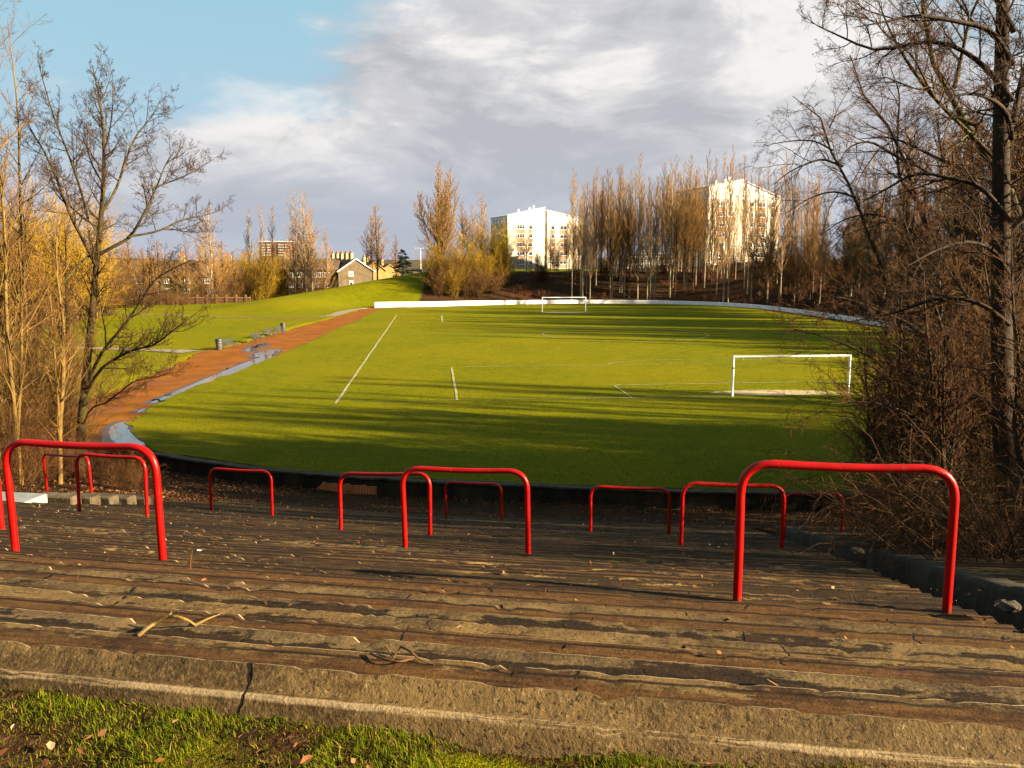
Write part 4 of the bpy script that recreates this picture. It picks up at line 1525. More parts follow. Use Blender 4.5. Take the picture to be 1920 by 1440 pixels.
def bare_tree(name, limbs, levels, rg, mt, mc, loc=(0, 0, 0), yaw=0, scale=1.0, thin_first=8):
    """limbs: list of (points, r0, r1, attach t0); levels: dicts for each further generation"""
    root = empty(name, loc, yaw, scale)
    n = 14
    Ps, Rs, Ls, T0 = [], [], [], []
    for pts, r0, r1, t0 in limbs:
        c = catmull(np.array(pts, float), 8, closed=False)
        cum = np.r_[0, np.cumsum(np.linalg.norm(np.diff(c, axis=0), axis=1))]
        u = np.linspace(0, cum[-1], n)
        Ps.append(np.stack([np.interp(u, cum, c[:, i]) for i in range(3)], -1))
        k = np.linspace(0, 1, n)
        Rs.append(r0 * (1 - k) ** .8 + r1 * k + (.35 * r0 * np.exp(-k * 26) if t0 > .2 and abs(pts[0][2]) < .7 else 0))
        Ls.append(cum[-1])
        T0.append(t0)
    P, Rr, L = np.array(Ps), np.array(Rs), np.array(Ls)
    trunk = [(P, Rr, 12)]
    crown = []
    t0s = np.array(T0)
    for li, lv in enumerate(levels):
        segs = []
        if li == 0:
            for b in range(len(P)):
                kb_ = max(2, int(lv['k'] * L[b] / lv.get('ref', L.max())))
                segs.append(kids(P[b:b + 1], Rr[b:b + 1], L[b:b + 1] * 0 + lv.get('len', L[b]), kb_, t0s[b], .98, lv['ang'], lv.get('sd', 10), lv['lr'], lv.get('taper', .55), lv.get('rr', .55), rg, lv.get('minr', .002)))
            S, Dr, Lc, r0 = (np.concatenate([s_[i] for s_ in segs]) for i in range(4))
        else:
            S, Dr, Lc, r0 = kids(P, Rr, L, lv['k'], lv.get('t0', .15), .99, lv['ang'], lv.get('sd', 12), lv['lr'], lv.get('taper', .45), lv.get('rr', .6), rg, lv.get('minr', .002), lv.get('flat'))
        r0 = np.minimum(r0, lv.get('maxr', 9))
        P, Rr = grow(S, Dr, Lc, r0, lv.get('r1', .0025), lv.get('n', 6), lv.get('wig', .10), lv.get('trop', (0, 0, .15)), rg)
        L = Lc
        crown.append((P, Rr, lv.get('sides', 4)))
    nt = 1
    to_mesh("trunk", trunk + (crown[:1] if len(levels) > 2 else []), mt, root)
    to_mesh("crown", crown[1:] if len(levels) > 2 else crown, mc, root)
    return root


def px_limb(pts, Y, base, dy=0.0, curve=0.0):
    """limb drawn in the plane of the tree at distance Y, swung by dy in depth towards its tip"""
    out = []
    for k, (x, y) in enumerate(pts):
        f_ = k / (len(pts) - 1)
        p = at_Y(x, y, Y)
        out.append((p[0] - base[0], dy * f_ + curve * math.sin(f_ * math.pi), p[2] - base[2]))
    return out


rg = np.random.default_rng(11)
# --- the leafless alder by the puddle ---------------------------------------------------
YT = 30.0
pb = at_Y(148, 890, YT)
base = np.array([pb[0], YT, gz(pb[0], YT) - .1])
limbs = []
for pts, r0, r1, t0, dy in [
    ([(148, 893), (153, 800), (162, 700), (172, 600), (179, 520), (183, 470), (190, 400), (192, 340), (193, 270), (186, 210), (176, 160), (165, 118)], .19, .012, .34, .3),
    ([(181, 500), (172, 450), (165, 410), (150, 345), (135, 300), (112, 262), (92, 225)], .10, .010, .25, -1.6),
    ([(165, 410), (176, 365), (172, 300), (160, 240), (150, 190), (140, 150)], .07, .009, .25, -2.2),
    ([(184, 478), (212, 462), (240, 444), (262, 400), (277, 355), (290, 300), (296, 275)], .10, .010, .25, 1.4),
    ([(240, 444), (285, 432), (318, 410), (352, 398), (375, 384)], .065, .008, .2, 2.4),
    ([(190, 400), (203, 355), (210, 300), (222, 245), (246, 205), (262, 165)], .08, .009, .25, 1.8),
    ([(277, 355), (300, 340), (328, 318), (350, 290)], .045, .007, .2, 2.2),
    ([(160, 730), (195, 660), (240, 610), (278, 560), (305, 525), (345, 502), (378, 488)], .10, .009, .2, -1.0),
    ([(158, 745), (200, 690), (262, 655), (318, 640), (348, 622), (388, 596), (415, 580)], .095, .008, .2, -2.4),
    ([(155, 800), (190, 760), (240, 740), (300, 700), (345, 690), (390, 676)], .05, .007, .2, -3.2),
    ([(183, 470), (165, 490), (150, 520), (140, 550), (128, 610)], .06, .008, .15, -1.6),
    ([(188, 430), (150, 400), (118, 372), (98, 340), (70, 325)], .055, .008, .2, 1.2),
    ([(193, 290), (215, 250), (228, 205), (232, 165)], .05, .007, .2, -.8),
    ([(190, 340), (160, 300), (140, 255), (120, 205)], .05, .007, .2, 1.2),
]:
    limbs.append((px_limb(pts, YT, base, dy, .3 * R.normal()), r0 * (.92 if r0 > .15 else .66), r1, t0))
lev_alder = [dict(k=50, ref=16, len=3.9, ang=44, sd=14, lr=.50, taper=.55, n=7, wig=.08, trop=(0, 0, .45), maxr=.028, r1=.005, sides=6),
             dict(k=8, ang=48, sd=14, lr=.46, taper=.4, n=6, wig=.09, trop=(0, 0, .35), maxr=.011, r1=.004, sides=5),
             dict(k=6, ang=46, sd=15, lr=.46, n=5, wig=.10, trop=(0, 0, .3), maxr=.007, r1=.004, sides=4),
             dict(k=4, ang=42, sd=15, lr=.5, n=4, wig=.2, trop=(0, 0, .12), maxr=.0045, r1=.003, sides=3)]
tr_ = bare_tree("alder_tree", limbs, lev_alder, rg, b_olive, t_dark, base)
tag(tr_, "broad leafless tree with a mossy trunk standing beside the track puddle", "tree")


# --- slender saplings beside it -----------------------------------------------------------
def sapling_mesh(name, H, rgs, mt, mc, lean=(0, 0), k1=34, loc=(0, 0, 0), ang=26, L1=.22, r=.085, t0=.22, forks=1):
    pts = [(0, 0, -.3)]
    d = np.array([lean[0], lean[1], 0.0])
    for k in range(1, 6):
        f_ = k / 5
        pts.append((d[0] * f_ * H + rgs.normal(0, .08), d[1] * f_ * H + rgs.normal(0, .08), H * f_))
    limbs_ = [(pts, r, .008, t0)]
    for q_ in range(forks):
        f_ = rgs.uniform(.12, .45)
        s_ = np.array(pts[0]) * (1 - f_) + np.array(pts[-1]) * f_
        o = rgs.normal(0, 1, 2)
        o = o / np.linalg.norm(o) * rgs.uniform(.06, .14)
        limbs_.append(([s_, s_ + [o[0] * H * .35, o[1] * H * .35, H * .22], s_ + [o[0] * H * .6, o[1] * H * .6, H * (.88 - f_) * rgs.uniform(.75, 1)]], r * .6, .007, .2))
    lv = [dict(k=k1, len=H * L1, ang=ang + 8, sd=10, lr=1.0, taper=.62, n=6, wig=.10, trop=(0, 0, .35), maxr=.026, r1=.005, sides=5),
          dict(k=7, ang=36, sd=12, lr=.42, taper=.4, n=5, wig=.13, trop=(0, 0, .3), maxr=.010, r1=.004, sides=4),
          dict(k=4, ang=38, sd=14, lr=.5, n=4, wig=.16, trop=(0, 0, .2), maxr=.006, r1=.003, sides=3)]
    return bare_tree(name, limbs_, lv, rgs, mt, mc, loc)


def place_px(px, py, Y):
    p = at_Y(px, py, Y)
    return (p[0], p[1], gz(p[0], p[1]) - .05)


def height_to(px, ytop, Y, loc):
    return at_Y(px, ytop, Y)[2] - loc[2]


for (px, Y, ytop, lean, r, mt, mc, k1, lab) in [
    (12, 27, -20, (.012, .01), .10, b_gold, t_russet, 40, "tall thin golden stemmed tree at the very edge of the picture"),
    (36, 25, 75, (.03, -.02), .075, b_gold, t_russet, 34, "pale slender stem forking beside the golden tree at the picture edge"),
    (58, 31, 30, (.03, .02), .085, b_gold, t_russet, 36, "slender upright sapling with wispy vertical twigs between the edge tree and the broad tree"),
    (28, 32, 160, (-.03, .03), .07, b_dark, t_brown, 40, "dark twiggy sapling tangled behind the golden stem"),
    (82, 33, 330, (-.02, .02), .075, b_dark, t_brown, 40, "short brown twiggy sapling in the middle of the thicket"),
    (108, 27, 395, (.07, .02), .09, b_gold, t_russet, 36, "sunlit leaning golden stem right beside the broad mossy tree"),
    (122, 31, 430, (.05, .03), .10, b_dark, t_brown, 36, "dark leaning stem almost touching the broad mossy tree"),
    (66, 37, 420, (.01, .05), .07, b_dark, t_russet, 40, "dark stemmed sapling farther back in the thicket with russet twigs"),
]:
    lc = place_px(px, 860, Y)
    H_ = height_to(px, ytop, Y, lc)
    o = sapling_mesh("sapling", H_, rg, mt, mc, lean, k1, lc, r=r, t0=.16)
    tag(o, lab, "tree", "thin trees beside the stair")


# --- shrubs and thickets --------------------------------------------------------------------
def shrub(name, rgs, nst, H, spread, mt, loc=(0, 0, 0), twig=(.012, .006), k=(9, 5), droop=.1, L2=.45, base_r=.35, wig=.12, minr=.0035, n=7):
    root = empty(name, loc)
    a = rgs.uniform(0, 2 * math.pi, nst)
    rad = np.sqrt(rgs.random(nst)) * base_r
    S = np.stack([rad * np.cos(a), rad * np.sin(a), np.full(nst, -.15)], -1)
    out = rgs.uniform(.1, 1, nst) * spread
    b = a + rgs.normal(0, .5, nst)
    Dr = np.stack([np.cos(b) * out, np.sin(b) * out, np.ones(nst)], -1)
    L = H * rgs.uniform(.6, 1.05, nst)
    P, Rr = grow(S, Dr, L, rgs.uniform(.7, 1.3, nst) * twig[0], minr, n, wig, (0, 0, -droop), rgs)
    stems = [(P, Rr, 5)]
    S, Dr, L2_, r0 = kids(P, Rr, L, k[0], .12, .98, 38, 14, L2, .5, .6, rgs, minr)
    P2, R2 = grow(S, Dr, L2_, np.minimum(r0, twig[1]), minr * .9, 5, wig * 1.2, (0, 0, .1 - droop), rgs)
    S, Dr, L3, r0 = kids(P2, R2, L2_, k[1], .1, .98, 40, 15, .5, .4, .7, rgs, minr)
    P3_, R3 = grow(S, Dr, L3, np.minimum(r0, twig[1] * .7), minr * .8, 4, wig * 1.3, (0, 0, .05 - droop), rgs)
    to_mesh("stems", stems, mt[0], root)
    to_mesh("twigs", [(P2, R2, 3), (P3_, R3, 3)], mt[1], root)
    return root


# near shrubs of the left-hand thicket
protos = {}
protos['brush_a'] = shrub("bare_shrub", rg, 26, 3.4, .6, (b_dark, t_brown), (0, 0, -60), (.016, .006), (10, 6), .05)
protos['brush_b'] = shrub("bare_shrub", rg, 22, 5.0, .45, (b_gold, t_russet), (0, 0, -60), (.020, .007), (11, 6), .0)
protos['bramble'] = shrub("bramble_bush", rg, 46, 2.0, 1.5, (t_dark, t_brown), (0, 0, -60), (.009, .005), (6, 4), .9, .4, .8, .16, .0026)
protos['willow'] = shrub("golden_shrub", rg, 44, 8.0, .40, (b_gold, t_gold), (0, 0, -60), (.045, .017), (12, 7), .0, .34, 1.2, .09, .0105)
protos['darkscrub'] = shrub("scrub_bush", rg, 30, 8.0, .35, (b_dark, t_brown), (0, 0, -60), (.05, .018), (12, 7), .0, .36, 1.2, .09, .0115)
protos['yellow'] = shrub("willow_bush", rg, 50, 9.0, .42, (b_gold, t_yellow), (0, 0, -60), (.05, .019), (13, 8), .12, .34, 1.2, .09, .012)
protos['scrub'] = shrub("scrub_bush", rg, 36, 6.5, .55, (b_dark, t_russet), (0, 0, -60), (.045, .017), (11, 7), .0, .36, 1.0, .10, .0105)
protos['brushred'] = shrub("brushwood", rg, 30, 2.4, 1.2, (t_red, t_red), (0, 0, -60), (.024, .012), (7, 4), .3, .4, 1.4, .12, .010)


used = set()


def put(kind, loc, yaw, sc, label, cat, group):
    o = protos[kind]
    if kind in used:
        return dup(o, loc, yaw, sc, label, group)
    used.add(kind)
    o.location = loc
    o.rotation_euler = (0, 0, yaw)
    o.scale = (sc,) * 3 if not isinstance(sc, tuple) else sc
    return tag(o, label, cat, group)


for (px, py, Y, kind, sc) in [(30, 880, 23, 'brush_a', .8), (75, 880, 26, 'brush_a', .7), (112, 885, 28, 'brush_a', .6), (5, 880, 26, 'brush_b', 1.2),
                              (50, 860, 29, 'brush_b', 1.25), (95, 850, 31, 'brush_b', 1.3), (175, 885, 28, 'brush_a', .55), (225, 888, 27.5, 'brush_a', .36),
                              (10, 850, 34, 'brush_b', 1.45), (135, 850, 33, 'brush_b', 1.1), (250, 885, 27.5, 'brush_a', .5)]:
    lc = place_px(px, py, Y)
    put(kind, lc, R.uniform(0, 6), sc, "brown bare shrub in the leaf litter of the thin tree thicket" if kind == 'brush_a' else "russet twiggy shrub filling the thin tree thicket", "shrub",
        "brown shrubs of the thin tree thicket" if kind == 'brush_a' else "russet shrubs of the thin tree thicket")

# golden bushes further off
for (px, Y, ytop, kind, lab, cat, grp) in [
    (110, 112, 385, 'willow', "golden leafless bush far behind the thin trees at the lawn's edge", "bush", "golden bushes beyond the lawn"),
    (70, 108, 410, 'willow', "golden leafless bush far behind the thin trees at the lawn's edge", "bush", "golden bushes beyond the lawn"),
    (150, 118, 400, 'willow', "golden leafless bush far behind the thin trees at the lawn's edge", "bush", "golden bushes beyond the lawn"),
    (20, 115, 420, 'scrub', "russet scrub bush at the lawn's edge behind the edge tree", "bush", "scrub beyond the lawn"),
    (190, 125, 470, 'scrub', "russet scrub bush beyond the lawn, right behind the mossy trunk", "bush", "scrub beyond the lawn"),
    (235, 150, 500, 'scrub', "russet scrub bush against the red garden wall of the tenement row", "bush", "scrub beyond the lawn"),
    (455, 200, 487, 'willow', "golden bush in front of the tenement row, lowest on the mound's shoulder", "bush", "golden bushes at the tenements"),
    (482, 198, 470, 'willow', "golden bush below the distant tower block", "bush", "golden bushes at the tenements"),
    (515, 204, 478, 'willow', "golden bush between the tower block and the tall twin poplars", "bush", "golden bushes at the tenements"),
    (548, 206, 492, 'scrub', "russet scrub at the foot of the tall twin poplars", "bush", "scrub at the tenements"),
    (590, 208, 497, 'scrub', "russet scrub between the tall twin poplars and the gable house", "bush", "scrub at the tenements"),
    (372, 180, 525, 'scrub', "low scrub in front of the long tenement row", "bush", "scrub at the tenements"),
    (262, 158, 530, 'scrub', "low scrub in front of the long tenement row", "bush", "scrub at the tenements"),
    (288, 162, 525, 'scrub', "low scrub in front of the long tenement row", "bush", "scrub at the tenements"),
    (318, 160, 540, 'scrub', "low scrub in front of the long tenement row", "bush", "scrub at the tenements"),
    (345, 163, 545, 'scrub', "low scrub in front of the long tenement row", "bush", "scrub at the tenements"),
    (362, 170, 540, 'scrub', "low scrub in front of the long tenement row", "bush", "scrub at the tenements"),
    (395, 175, 520, 'scrub', "low scrub in front of the long tenement row", "bush", "scrub at the tenements"),
    (412, 182, 530, 'scrub', "low scrub in front of the long tenement row", "bush", "scrub at the tenements"),
    (430, 186, 515, 'scrub', "low scrub in front of the long tenement row", "bush", "scrub at the tenements"),
    (446, 190, 505, 'scrub', "low scrub in front of the long tenement row", "bush", "scrub at the tenements"),
    (280, 150, 548, 'scrub', "low scrub in front of the long tenement row", "bush", "scrub at the tenements"),
    (400, 162, 552, 'scrub', "low scrub in front of the long tenement row", "bush", "scrub at the tenements"),
    (340, 156, 556, 'scrub', "low scrub in front of the long tenement row", "bush", "scrub at the tenements"),

]:
    p = at_Y(px, 560, Y)
    z = gz(p[0], Y) - .1
    Hh = at_Y(px, ytop, Y)[2] - z
    put(kind, (p[0], Y, z), R.uniform(0, 6), Hh / (8.0 if kind == 'willow' else 6.5) / .92, lab, cat, grp)

lab_w = ["golden bush at the mound's end, tallest and beside the wide poplar", "golden bush in the clump behind the white wall", "yellow willow bush leaning in front of the first white flats",
         "russet bush at the mound's end of the clump", "russet bush inside the golden clump behind the white wall"]
for (px, Y, ytop, kind, li) in [(812, 172, 470, 'willow', 1), (838, 170, 462, 'scrub', 4), (858, 173, 470, 'willow', 1), (880, 176, 455, 'willow', 1), (902, 174, 470, 'willow', 1),
                                (916, 181, 425, 'yellow', 2), (932, 182, 440, 'yellow', 2), (945, 178, 470, 'willow', 1), (822, 166, 505, 'scrub', 4), (850, 167, 500, 'willow', 1), (893, 169, 495, 'scrub', 4),
                                (925, 172, 500, 'scrub', 4), (805, 169, 520, 'scrub', 3), (870, 168, 505, 'scrub', 4), (832, 178, 440, 'willow', 0)]:
    p = at_Y(px, 550, Y)
    z = gz(p[0], Y) - .1
    Hh = at_Y(px, ytop, Y)[2] - z
    put(kind, (p[0], Y, z), R.uniform(0, 6), Hh / {'willow': 8.0, 'yellow': 9.0}.get(kind, 6.5) / .95, lab_w[li], "bush", "golden clump at the end of the mound")

for k in range(17):
    px = 1058 + k * 29.6 + R.uniform(-8, 8)
    s_ = s_of(4.3, 168) - (px - 1000) / 560 * 58
    P_, N_ = curve_pt([s_])
    x, y = (P_ + N_ * R.uniform(13, 27))[0]
    put('darkscrub', (x, y, gz(x, y) - .1), R.uniform(0, 6), R.uniform(.45, .9), "dark bare scrub filling the gaps between the poplar trunks of the far bank", "scrub", "dark scrub between the poplars")

# brushwood on the far bank
for k in range(46):
    px = R.uniform(960, 1560)
    dd_ = R.uniform(2, 20)
    s_ = s_of(4.3, 168) - (px - 1000) / 560 * 58
    P_, N_ = curve_pt([s_])
    x, y = (P_ + N_ * dd_)[0]
    put('brushred', (x, y, gz(x, y) - .1), R.uniform(0, 6), R.uniform(.45, 1.0), "dark reddish brushwood on the far bank under the poplars", "brush", "brushwood on the far bank")


# --- poplars ------------------------------------------------------------------------------------
def poplar(name, H, rgs, mt, mc, r=.24, k1=46, ang=24, L1=.20, t0=.30, stems=0, taper=.78, spread=.12, k2=11, k3=5, tw=.0115, wig=.035):
    pts = [(0, 0, -.5)] + [(rgs.normal(0, .12), rgs.normal(0, .12), H * f_) for f_ in (.25, .5, .75)] + [(0, 0, H)]
    limbs_ = [(pts, r, .015, t0)]
    for q_ in range(stems):
        f_ = rgs.uniform(.06, .4)
        a = rgs.uniform(0, 6.28)
        o = spread * H * rgs.uniform(.4, 1.0)
        s_ = np.array([0, 0, H * f_])
        hh_ = H * rgs.uniform(.62, .97)
        limbs_.append(([s_, s_ + [math.cos(a) * o * .62, math.sin(a) * o * .62, (hh_ - H * f_) * .38], [math.cos(a) * o, math.sin(a) * o, hh_ * .8], [math.cos(a) * o * 1.02, math.sin(a) * o * 1.02, hh_]], r * .5, .014, .15))
    lv = [dict(k=k1, len=H * L1 * 1.25, ang=ang + 10, sd=7, lr=1.0, taper=taper, n=6, wig=wig, trop=(0, 0, .45), maxr=.05, r1=tw, sides=5),
          dict(k=k2, ang=26, sd=8, lr=.34, taper=.4, n=4, wig=.05, trop=(0, 0, .4), maxr=.022, r1=tw * .9, sides=3, minr=tw),
          dict(k=k3, ang=26, sd=9, lr=.5, n=3, wig=.05, trop=(0, 0, .3), maxr=.014, r1=tw * .8, sides=3, minr=tw)]
    o = bare_tree(name, limbs_, lv, rgs, mt, mc)
    return o


pops = [poplar("poplar_tree", 25, rg, b_pale, t_tan, .20, 64, 24, .19, .17, 0),
        poplar("poplar_tree", 25, rg, b_pale, t_tan, .23, 52, 28, .21, .20, 2, spread=.06, k2=9),
        poplar("poplar_tree", 25, rg, b_dark, t_tan, .19, 58, 26, .19, .20, 1, spread=.05),
        poplar("poplar_tree", 25, rg, b_pale, t_tan, .17, 56, 26, .17, .24, 0),
        poplar("poplar_tree", 25, rg, b_dark, t_tan, .20, 58, 32, .20, .24, 2, spread=.08)]
wide = poplar("poplar_tree", 25, rg, b_gold, t_tan, .34, 46, 26, .17, .16, 14, spread=.20, k2=10, k3=5, tw=.0145)
pused = set()


def put_pop(k, loc, H, label, group, widen=1.0):
    o = pops[k] if k >= 0 else wide
    sc = H / 25.0
    if k in pused:
        return dup(o, loc, R.uniform(0, 6.28), (sc * widen, sc * widen, sc), label, group)
    pused.add(k)
    o.location = loc
    o.rotation_euler = (0, 0, R.uniform(0, 6.28))
    o.scale = (sc * widen, sc * widen, sc)
    return tag(o, label, "tree", group)


# grove on the far bank: (px, top y, distance behind the wall)
gx_ = [(1072, 345), (1084, 372), (1095, 352), (1106, 385), (1117, 312), (1127, 330), (1137, 316), (1148, 360), (1160, 308), (1171, 340), (1182, 318), (1196, 286), (1204, 330), (1213, 332),
       (1224, 375), (1240, 306), (1250, 330), (1256, 300), (1266, 322), (1276, 306), (1290, 290), (1298, 330), (1304, 312), (1320, 286), (1328, 318), (1336, 296), (1351, 284), (1362, 300),
       (1366, 276), (1378, 306), (1388, 290), (1401, 318), (1415, 312), (1424, 330), (1433, 300), (1446, 330), (1456, 312), (1464, 284), (1472, 330), (1481, 318), (1490, 345), (1498, 330),
       (1513, 340), (1524, 330), (1531, 345), (1545, 330), (1155, 390), (1232, 345), (1283, 345), (1312, 350), (1343, 340), (1395, 345), (1440, 360), (1062, 400), (1078, 390), (1089, 365), (1100, 340), (1112, 350), (1122, 345), (1133, 350), (1143, 335), (1166, 330), (1176, 345), (1188, 325), (1200, 350), (1219, 345), (1228, 330), (1245, 330), (1261, 312), (1271, 325), (1286, 315), (1308, 330), (1332, 325), (1357, 310), (1373, 315), (1409, 330), (1450, 335), (1487, 340), (1505, 350), (1519, 345), (1538, 350)] + [(1075 + k_ * 17.3, 318 + 45 * ((k_ * .618) % 1)) for k_ in range(27) if not 1318 < 1075 + k_ * 17.3 < 1480]
grove = "bare poplars of the grove on the far bank"
for k, (px, ytop) in enumerate(gx_):
    rowd = [3.0, 6.5, 10.5, 15, 20, 24][int(R.integers(0, 6))] + R.uniform(-1.2, 1.2)
    # walk out from the boundary until the required depth behind the wall is met along this sight line
    dr = ray(px, 540)
    for Y in np.arange(130, 215, .5):
        x = dr[0] / dr[1] * Y
        if sdf([x], [Y])[0] >= rowd:
            break
    z = gz(x, Y) - .1
    Hh = at_Y(px, ytop, Y)[2] - z
    kind = [0, 1, 2, 3, 4][int(R.integers(0, 5))] if px < 1310 else [0, 3, 3, 2][int(R.integers(0, 4))]
    put_pop(kind, (x, Y, z), Hh, "tall bare slender poplar in the dense grove on the far bank" if px < 1250 else "tall bare poplar in the dense grove screening the taller white flats",
            grove if px < 1250 else "bare poplars screening the taller white flats", R.uniform(.62, .88) if px < 1310 else R.uniform(.5, .72))
for (px, Y, ytop, k, wd, lab) in [
    (825, 178, 306, -1, 1.0, "widest poplar with a broad golden fan of branches above the golden bushes"),
    (868, 186, 378, 4, 1.3, "darker shorter bare tree right behind the widest poplar"),
    (886, 182, 385, 1, 1.1, "pale bare poplar between the widest poplar and the first white flats"),
    (903, 186, 362, 1, 1.15, "taller pale bare poplar nearest the first white flats"),
    (398, 175, 392, 1, 1.5, "bushy bare poplar in front of the long tenement row"),
    (472, 205, 393, 0, .85, "first of three thin poplars beside the distant tower"),
    (494, 205, 385, 3, .8, "thin poplar standing in front of the distant tower's edge"),
    (516, 203, 386, 3, .85, "thin poplar standing in front of the distant tower's middle"),
    (553, 200, 368, 1, .95, "left of the tall twin poplars, with a forked dark crown"),
    (573, 200, 362, 1, 1.2, "tallest of the twin poplars with a pale sunlit trunk"),
    (585, 203, 412, 1, 1.3, "short bushy poplar leaning on the tall twins"),
    (613, 222, 430, 0, 1.25, "small golden poplar just before the chimneyed house"),
    (698, 196, 402, 4, .9, "thin dark member of the pair of bare trees in front of the brown gables"),
    (708, 194, 384, 2, 1.45, "wider dark bare tree of the pair in front of the brown gables"),
]:
    p = at_Y(px, 540, Y)
    z = gz(p[0], Y) - .1
    put_pop(k, (p[0], Y, z), at_Y(px, ytop, Y)[2] - z, lab, "solitary poplars round the pitch", wd)
for (px, Y, ytop) in [(245, 160, 440), (272, 172, 465), (300, 166, 450), (330, 176, 470), (352, 165, 455), (378, 178, 462), (420, 186, 452), (440, 192, 470), (286, 182, 475), (405, 170, 480)]:
    p = at_Y(px, 560, Y)
    z = gz(p[0], Y) - .1
    put_pop([4, 2][int(Y) % 2], (p[0], Y, z), at_Y(px, ytop, Y)[2] - z, "bushy bare tree veiling the long tenement row", "bare trees before the tenement row", 1.9)
for k in range(18):
    x, Y = -62 - 6.2 * k + R.uniform(-2, 2), 112 + R.uniform(-8, 40)
    put_pop([4, 2, 1][k % 3], (x, Y, gz(x, Y) - .1), R.uniform(9, 16), "bare tree on the far side of the lawn, glimpsed through the thin trees", "bare trees on the far side of the lawn", 1.7)
# low spreading bare trees in front of the first white flats
for (px, Y, ytop, lab) in [(987, 205, 432, "small bare tree before the first windows of the white flats"), (1008, 200, 470, "low dark bush tree under the white flats' windows"),
                           (1032, 203, 430, "spreading bare tree before the middle of the first white flats"), (1046, 207, 452, "leaning bare tree beside the middle of the first white flats"),
                           (1066, 204, 440, "bare tree where the grove begins, before the first white flats' end")]:
    p = at_Y(px, 508, Y)
    z = gz(p[0], Y) - .1
    put_pop(4, (p[0], Y, z), at_Y(px, ytop, Y)[2] - z, lab, "small trees before the first white flats", 2.0)

# --- conifers ---------------------------------------------------------------------------------------
m_needle, t = new_mat("dark needles")
rn = t.attr('rnd').outputs['Fac']
t.bsdf(t.mix(rn, (.018, .034, .010), (.055, .075, .016)), .8, None, .2)
m_needle2, t = new_mat("pine needles")
rn = t.attr('rnd').outputs['Fac']
t.bsdf(t.mix(rn, (.035, .055, .012), (.095, .11, .022)), .8, None, .2)


def conifer(name, H, Rad, rgs, mat, n=5200, power=1.0, gap=.12):
    root = empty(name, (0, 0, 0))
    MB().tube([(0, 0, -.4), (0, 0, H * .5), (0, 0, H * .97)], [H * .022, H * .014, .02], 8).build("trunk", b_dark, root, True)
    nb = 130
    hb_ = H * (gap + (1 - gap) * rgs.random(nb) ** .9)
    ab = rgs.uniform(0, 6.28, nb)
    lb = Rad * (1 - (hb_ / H - gap) / (1 - gap)) ** power * rgs.uniform(.65, 1.15, nb) + .12
    bi = rgs.integers(0, nb, n)
    f_ = np.sqrt(rgs.random(n))
    rr_ = lb[bi] * f_
    Ctr = np.stack([np.cos(ab[bi]) * rr_, np.sin(ab[bi]) * rr_, hb_[bi] - .22 * rr_ + .10 * f_ * lb[bi]], -1) + rgs.normal(0, .05 * H / 9, (n, 3))
    dr_ = unit(np.stack([np.cos(ab[bi]), np.sin(ab[bi]), np.full(n, .15)], -1) + rgs.normal(0, .55, (n, 3)))
    sd_ = unit(np.cross(dr_, rgs.normal(size=(n, 3))))
    ln = rgs.uniform(.16, .42, n)[:, None] * H / 9
    w_ = ln * .30
    V = np.stack([Ctr - sd_ * w_ * .6, Ctr + sd_ * w_ * .6, Ctr + dr_ * ln + sd_ * w_ * .15, Ctr + dr_ * ln - sd_ * w_ * .15], 1).reshape(-1, 3)
    a_ = np.repeat(rgs.random(n) * .6 + .4 * rgs.random(nb)[bi], 4)
    mk("crown", V, [np.arange(4 * n).reshape(-1, 4)], mat, root, attrs={'rnd': a_})
    return root


cf = conifer("evergreen_tree", 9, 2.9, rg, m_needle, 7500, .5, .04)
p = at_Y(756, 530, 192)
z = gz(p[0], 192) - .1
cf.location = (p[0], 192, z)
s_ = (at_Y(756, 468, 192)[2] - z) / 9
cf.scale = (s_ * 1.15, s_ * 1.15, s_)
tag(cf, "dense dark evergreen tree standing on the mound's skyline", "tree")
for (px, Y, yb_, ytop, wd, lab) in [(333, 185, 575, 518, 1.6, "dark green pine before the long tenement row"), (303, 180, 578, 545, 1.7, "smaller dark green pine beside the other before the tenement row"),
                                (1430, 178, 556, 528, .8, "small dark conifer low among the poplars of the far bank"), (1352, 196, 505, 458, .5, "narrow dark conifer before the taller white flats")]:
    p = at_Y(px, yb_, Y)
    z = gz(p[0], Y) - .1
    sc = (at_Y(px, ytop, Y)[2] - z) / 9
    dup(cf, (p[0], Y, z), R.uniform(0, 6), (sc * wd, sc * wd, sc), lab)
# thin larch beside the evergreen
o = dup(pops[2], (at_Y(743, 530, 196)[0], 196, gz(at_Y(743, 530, 196)[0], 196) - .1), 1.0, 1.0, "thin wispy larch leaning beside the dark evergreen", "solitary poplars round the pitch")
hh_ = at_Y(745, 440, 196)[2] - o.location.z
o.scale = (hh_ / 25 * 1.1, hh_ / 25 * 1.1, hh_ / 25)

